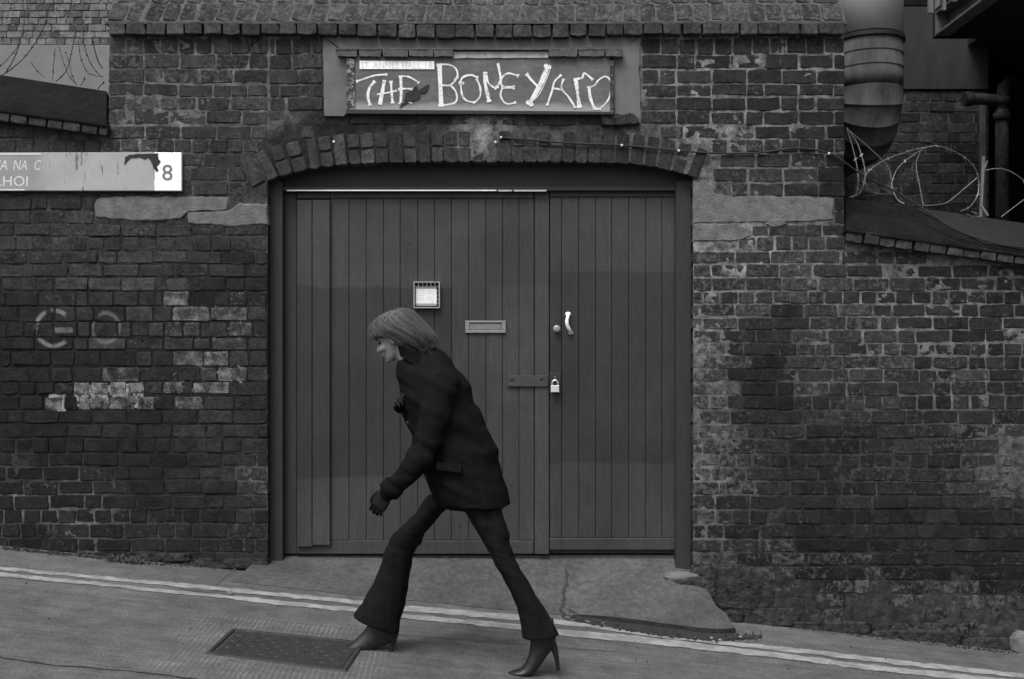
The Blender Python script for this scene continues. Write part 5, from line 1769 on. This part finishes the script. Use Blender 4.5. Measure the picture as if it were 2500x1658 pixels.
# slight turn of the face towards the camera
tw = Matrix.Rotation(math.radians(-9), 3, upv)
HM = Matrix((tw @ fw, tw @ lf, upv)).transposed()
def H(a, b, c): return HC + HM @ Vector((a, b, c))
body = MB()
def he(c, r): body.ell(H(*c), r, HM, 20, 14)
def hring(z, f, b, hw): return (H((f + b) / 2, 0, z), HM @ Vector((1, 0, 0)), HM @ Vector((0, 1, 0)), (f - b) / 2, hw)
body.loft([hring(*r_) for r_ in ((-.107, .066, .040, .012), (-.100, .078, .012, .028), (-.086, .081, -.012, .041), (-.074, .078, -.026, .047), (-.060, .082, -.040, .052), (-.045, .083, -.055, .058), (-.020, .080, -.074, .065), (.000, .076, -.088, .068),
    (.012, .079, -.092, .070), (.022, .085, -.096, .071), (.045, .082, -.100, .072), (.070, .068, -.095, .067), (.090, .040, -.078, .052), (.105, .0, -.045, .028), (.109, -.015, -.03, .008))], 30)
for sgn in (1, -1):
    he((.058, sgn * .036, -.030), (.026, .022, .020))
    he((-.004, sgn * .070, -.012), (.016, .010, .028))
body.tube([H(.074, 0, .010), H(.086, 0, -.010), H(.100, 0, -.030)], [.0075, .009, .0105], 12)
he((.094, 0, -.035), (.013, .0145, .008))
he((.084, 0, -.057), (.009, .021, .0052)); he((.082, 0, -.067), (.009, .019, .006))
he((.074, 0, -.094), (.013, .018, .012))
neck_b = P(1012, 905)
limb(body, [H(-.02, 0, -.05), (H(-.03, 0, -.09) + neck_b) / 2, neck_b + Vector((.02, 0, -.03))], [.052, .052, .066])
# body inside the clothes: trunk, arms to the wrists, legs
hip = P(1120, 1180)
limb(body, [neck_b + Vector((.02, 0, -.03)), P(1066, 985), P(1098, 1075), hip], [.060, .095, .10, .105], squash=1.25)
near_sh, near_el, near_wr = P(1078, 948, -.165), P(1040, 1098, -.235), P(962, 1186, -.21)
far_sh, far_el, far_wr = P(1048, 955, .165), P(1058, 1090, .21), P(1002, 1004, .07)
limb(body, [P(1060, 945, -.08), near_sh, near_el, near_wr], [.05, .048, .04, .028])
limb(body, [P(1045, 950, .08), far_sh, far_el, far_wr], [.05, .048, .04, .028])
knF, anF = P(985, 1352, .085), P(938, 1535, .075)
knR, anR = P(1226, 1366, -.085), P(1318, 1548, -.075)
limb(body, [P(a, b, .08) for a, b in ((1070, 1225), (1025, 1275), (988, 1325), (968, 1372), (952, 1425), (936, 1470), (924, 1520))], [.036, .032, .028, .026, .026, .026, .026])
limb(body, [P(a, b, -.08) for a, b in ((1168, 1225), (1194, 1275), (1216, 1325), (1237, 1372), (1268, 1425), (1292, 1470), (1312, 1525))], [.05, .040, .032, .028, .028, .028, .028])
me = remesh(body, .0048, 3, "body")
me.materials.append(M_SKIN)
link("body", me, woman)
for sgn in (1, -1):
    mb = MB(); mb.ell(H(.0690, sgn * .031, -.002), (.010, .013, .0065), HM, 12, 8); mb.build("eye", M_EYE, woman, True)
    mb = MB(); mb.tube([H(.084, sgn * .014, .016), H(.080, sgn * .032, .021), H(.068, sgn * .050, .015)], .0030, 6); mb.build("eyebrow", M_HAIR, woman, True)

# --- hair: a wind-blown bob, cap plus strands
HP = [(.126, -.005, -.035, .012), (.119, .040, -.085, .052), (.102, .072, -.116, .074), (.078, .090, -.134, .086), (.052, .096, -.144, .091), (.034, .090, -.150, .092), (.016, .052, -.156, .091), (-.010, .026, -.164, .089), (-.040, .012, -.174, .086), (-.070, -.004, -.184, .080), (-.092, -.024, -.188, .072), (-.108, -.055, -.180, .052)]
hair = MB()
hair.loft([hring(*r_) for r_ in HP], 30)
cap = remesh(hair, .005, 3, "hair")
displace(cap, lambda c, n: (fnoise(c[:, 0] * 30 + c[:, 2] * 26, c[:, 1] * 110 + c[:, 2] * 20, 5, 2) - .5) * .020 - .002)
cap.materials.append(M_HAIR)
hr = link("hair", cap, woman)
def hsurf(phi, z, off):
    zz = [r_[0] for r_ in HP][::-1]
    f, b, w = (float(np.interp(z, zz, [r_[k] for r_ in HP][::-1])) for k in (1, 2, 3))
    c = (f + b) / 2
    return H(c + math.cos(phi) * ((f - b) / 2 + off), math.sin(phi) * (w + off), z)
mb = MB(); r_ = random.Random(5)
for i in range(860):
    fly = i > 640
    phi = r_.uniform(-math.pi, math.pi)
    zend = (.026 if abs(phi) < .7 else (-.06 if abs(phi) < 1.2 else -.105)) + r_.gauss(0, .024)
    z0 = r_.uniform(.05, .122); dphi = (1 if phi > 0 else -1) * r_.uniform(.1, .5)
    g = []
    kick = r_.random() * (r_.random() < .6)
    off = r_.uniform(.0, .009) + (.012 * r_.random() if fly else 0)
    for t in np.linspace(0, 1, 8):
        g.append(hsurf(phi + dphi * t * (abs(phi) < 2.4), lerp(z0, zend, t), off + .012 * t * t * kick))
    w = r_.uniform(.0005, .001) if fly else r_.uniform(.0014, .0032)
    vs = []
    for j, p in enumerate(g):
        t = (g[min(j + 1, len(g) - 1)] - g[max(j - 1, 0)]).normalized()
        o_ = (p - H(-.03, 0, .0)).normalized(); s_ = t.cross(o_).normalized() * w * (1 - .75 * j / len(g))
        vs += [p - s_, p + o_ * .0015, p + s_]
    mb.add(vs, [f for j in range(len(g) - 1) for f in ((3 * j, 3 * j + 1, 3 * j + 4, 3 * j + 3), (3 * j + 1, 3 * j + 2, 3 * j + 5, 3 * j + 4))])
o = mb.build("hair_strands", M_HAIR, hr, True); o["kind"] = "stuff"

# --- coat
coat = MB()
def ring(cx, cy, hd, hw, ang, dx=0):
    """ring of the coat: centre pixel, half depth and half width in metres, tilt of its plane in degrees"""
    a = math.radians(ang)
    return (P(cx, cy), (math.cos(a), 0, math.sin(a)), (0, 1, 0), hd, hw)
EDGES = [((976, 880), (1056, 846), .070), ((966, 902), (1082, 858), .100), ((965, 922), (1102, 876), .140), ((976, 945), (1120, 900), .175), ((986, 975), (1147, 944), .198), ((996, 1005), (1166, 990), .205), ((1004, 1050), (1187, 1042), .200), ((1010, 1100), (1209, 1096), .205), ((1026, 1150), (1226, 1150), .208), ((1042, 1195), (1239, 1200), .214), ((1062, 1226), (1246, 1236), .214)]
coat.loft([((P(*a) + P(*b)) / 2, P(*b) - P(*a), (0, 1, 0), (P(*b) - P(*a)).length / 2, hw) for a, b, hw in EDGES], 36)
limb(coat, [P(1062, 938, -.10), near_sh + Vector((.01, 0, .012)), near_el, near_wr], [.075, .082, .064, .050])
limb(coat, [P(1048, 945, .10), far_sh + Vector((.01, 0, .012)), far_el, far_wr], [.075, .080, .064, .050])
# stand-up collar, open at the throat
me = remesh(coat, .0075, 5, "coat")
def folds(c, n):
    x, y, z = c[:, 0], c[:, 1], c[:, 2]
    diag = fnoise((z * .9 + x * .45) * 17, (x - z * .4) * 4 + y * 3, 3, 2) - .5
    big = fnoise(z * 5 + y * 3, x * 5, 8, 2) - .5
    vert = fnoise((x + y) * 16, z * 3, 12, 2) - .5
    low = np.clip((1.05 - z) / .3, 0, 1)
    return diag * .034 * (1 - .4 * low) + big * .020 + vert * .026 * low
displace(me, folds)
me.materials.append(M_COAT)
ct = link("coat", me, woman)
col = MB()
N = 26
vs = []
for i in range(N + 1):
    a = math.radians(-152 + 304 * i / N)        # leaves the throat open in front
    for lvl, (cx, cy, hd, hw, an) in enumerate(((1020, 892, .098, .100, -30), (1010, 866, .088, .096, -32), (1004, 846, .090, .100, -34))):
        t = math.radians(an); u = Vector((math.cos(t), 0, math.sin(t)))
        for off in (0, .012):
            vs.append(P(cx, cy) + u * math.cos(a) * (hd + off) + Vector((0, 1, 0)) * math.sin(a) * (hw + off))
fs = []
for i in range(N):
    b = i * 6; c = b + 6
    fs += [(b, c, c + 2, b + 2), (b + 2, c + 2, c + 4, b + 4), (b + 1, b + 3, c + 3, c + 1), (b + 3, b + 5, c + 5, c + 3), (b + 4, c + 4, c + 5, b + 5)]
fs += [(0, 2, 3, 1), (2, 4, 5, 3), (N * 6, N * 6 + 1, N * 6 + 3, N * 6 + 2), (N * 6 + 2, N * 6 + 3, N * 6 + 5, N * 6 + 4)]
col.add(vs, fs); col.build("collar", M_COAT, ct, True)
# pocket flap, sleeve cuff and back seam
mb = MB(); g0 = [P(1075, 1118, -.222), P(1132, 1126, -.222), P(1130, 1142, -.226), P(1073, 1134, -.226)]
mb.add([v + Vector((0, -.012, 0)) for v in g0] + [v + Vector((0, .03, 0)) for v in g0], [(0, 3, 2, 1), (0, 1, 5, 4), (1, 2, 6, 5), (2, 3, 7, 6), (3, 0, 4, 7)]); mb.build("pocket_flap", M_COAT, ct)
for a_, b_ in ((near_el, near_wr), (far_el, far_wr)):
    d_ = (b_ - a_).normalized(); mb = MB(); v_ = Vector((0, 1, 0)); v_ = (v_ - d_ * v_.dot(d_)).normalized(); u_ = v_.cross(d_)
    mb.loft([(b_ + d_ * t_, u_, v_, r0, r0) for t_, r0 in ((-.045, .049), (-.040, .056), (.006, .055), (.010, .050), (.004, .040))], 22); mb.build("cuff", M_COAT, ct, True)
for k_ in range(4):
    p = P(lerp(985, 1016, k_ / 3), lerp(960, 1150, k_ / 3), -.09)
    # buttons ride on the front edge of the coat
    q = P(lerp(990, 1022, k_ / 3), lerp(965, 1160, k_ / 3), -.10)
    mb = MB(); mb.ell(q, (.006, .012, .012), n=10, m=6); mb.build("button", M_LEATHER, ct, True)

# --- trousers: flared
def trouser(hipp, rows, lat0, lat1):
    mb = MB(); rings = []
    n = len(rows)
    for i, (xa, xb, y, ang) in enumerate(rows):
        t = i / (n - 1)
        a = math.radians(ang)
        hd = (xb - xa) / 2 / KP * 1.14
        rings.append((P((xa + xb) / 2, y, lerp(lat0, lat1, t)), (math.cos(a), 0, math.sin(a)), (0, 1, 0), hd, lerp(.098, .088, t) if i < n - 2 else .092))
    # resample smoothly
    return rings
tr = MB()
RF = trouser(None, [(1044, 1190, 1180, 25), (1012, 1140, 1225, 28), (965, 1085, 1275, 24), (943, 1030, 1325, 16), (932, 1003, 1372, 8), (915, 990, 1425, 2), (893, 979, 1470, -8), (872, 968, 1510, -16), (860, 966, 1534, -20)], .075, .085)
RR = trouser(None, [(1085, 1215, 1180, -12), (1110, 1222, 1225, -18), (1148, 1240, 1275, -20), (1178, 1252, 1325, -20), (1204, 1268, 1372, -18), (1238, 1298, 1425, -15), (1262, 1324, 1470, -10), (1273, 1344, 1512, -4), (1278, 1358, 1542, 4)], -.075, -.085)
tr.loft(RF, 28); tr.loft(RR, 28)
tr.ell(P(1122, 1190), (.135, .16, .12), n=24, m=14)
me = remesh(tr, .0065, 4, "trousers")
def tfold(c, n):
    x, y, z = c[:, 0], c[:, 1], c[:, 2]
    kn = np.exp(-((z - P(0, 1330).z) / .10) ** 2)
    hor = fnoise(z * 34 + x * 8, y * 6 + x * 4, 21, 2) - .5
    ver = fnoise(x * 20 + y * 20, z * 3.5, 23, 2) - .5
    return hor * .016 * (.25 + kn) + ver * .018
displace(me, tfold)
me.materials.append(M_TROUSER)
link("trousers", me, woman)

# --- heeled boots
def boot(prof, heel, lat, ground_dir):
    """prof: rings along the foot from shaft to toe: (top x, top y, sole x, sole y, half width)"""
    mb = MB(); rings = []
    for tx, ty, sx, sy, hw in prof:
        a = P(tx, ty, lat); b = P(sx, sy, lat)
        u = (a - b); L = u.length
        rings.append(((a + b) / 2, u, (0, 1, 0), L / 2, hw))
    mb.loft(rings, 22)
    me = remesh(mb, .0038, 3, "boot")
    me.materials.append(M_LEATHER)
    o = link("boot", me, woman)
    mb = MB(); g = catmull([P(a, b, lat) for a, b, r_ in heel], 5)
    rr = np.interp(np.linspace(0, 1, len(g)), np.linspace(0, 1, len(heel)), [h[2] for h in heel])
    mb.tube(g, list(rr), 12); mb.build("heel", M_LEATHER, o, True)
    return o
boot([(905, 1500, 968, 1500, .044), (900, 1518, 967, 1528, .043), (893, 1534, 968, 1552, .040), (887, 1544, 962, 1572, .038), (880, 1553, 942, 1584, .037), (871, 1563, 918, 1592, .038), (860, 1573, 898, 1601, .041), (850, 1580, 880, 1605, .042), (838, 1588, 862, 1606, .037), (826, 1594, 842, 1605, .026), (816, 1598, 824, 1603, .012)],
     [(958, 1556, .024), (957, 1570, .017), (953, 1588, .0115), (949, 1607, .0095)], .085, 0)
boot([(1290, 1506, 1350, 1500, .042), (1292, 1526, 1352, 1526, .041), (1294, 1546, 1356, 1548, .039), (1293, 1566, 1348, 1572, .037), (1290, 1586, 1330, 1596, .036), (1283, 1604, 1316, 1618, .038), (1274, 1616, 1302, 1634, .041), (1264, 1622, 1284, 1640, .042), (1254, 1624, 1268, 1639, .037), (1246, 1627, 1254, 1637, .026), (1240, 1630, 1244, 1635, .012)],
     [(1344, 1556, .024), (1352, 1574, .017), (1358, 1600, .011), (1361, 1624, .009)], -.085, 0)

# --- gloves: palm, four fingers and thumb
def glove(wr, d, palm_n, curl, lat_sign, fist=False):
    """wr wrist, d direction of the hand, palm_n out of the palm"""
    d = Vector(d).normalized(); pn = Vector(palm_n); pn = (pn - d * pn.dot(d)).normalized(); s = d.cross(pn).normalized() * lat_sign
    mb = MB()
    mb.loft([(wr - d * .04, s, pn, .031, .030), (wr, s, pn, .028, .022), (wr + d * .03, s, pn, .038, .018), (wr + d * .07, s, pn, .043, .016), (wr + d * .085, s, pn, .040, .014)], 18)
    for i, (off, L, r0) in enumerate(((-.030, .066, .0085), (-.010, .076, .009), (.010, .072, .0088), (.029, .056, .0078))):
        b = wr + d * .078 + s * off
        pts = [b - d * .015]; dirv = d.copy(); p = b
        for seg, f in enumerate((.45, .32, .23)):
            ax = d.cross(pn)
            dirv = (Matrix.Rotation(-curl[seg] * (1 + .1 * i), 3, ax) @ dirv) if False else (dirv * math.cos(curl[seg]) + pn * math.sin(curl[seg])).normalized() if seg == 0 else dirv
            if seg > 0:
                ang = sum(curl[:seg + 1]) * (1 + .06 * i); dirv = (d * math.cos(ang) + pn * math.sin(ang)).normalized()
            pts.append(p); p = p + dirv * L * f
        pts.append(p)
        mb.tube(pts, [r0, r0, r0 * .98, r0 * .92, r0 * .75], 10)
        mb.ell(p, (r0 * .78,) * 3, n=10, m=6)
    t0 = wr + d * .02 - s * .030
    tp = [t0, t0 + d * .025 - s * .018 + pn * .008, t0 + d * .052 - s * .022 + pn * .018, t0 + d * .072 - s * .018 + pn * .026]
    mb.tube(tp, [.013, .0115, .0105, .008], 10); mb.ell(tp[-1], (.008,) * 3, n=10, m=6)
    me = remesh(mb, .0034, 2, "glove")
    me.materials.append(M_GLOVE)
    return link("glove", me, woman)
dN = (near_wr - near_el).normalized()
glove(near_wr + dN * .012, dN + Vector((-.05, .0, -.25)), (.35, .9, .1), (.35, .45, .35), 1)
dF = (far_wr - far_el).normalized()
glove(far_wr + dF * .01, dF + Vector((-.3, -.1, .1)), (.6, -.2, -.5), (.8, .9, .6), 1)
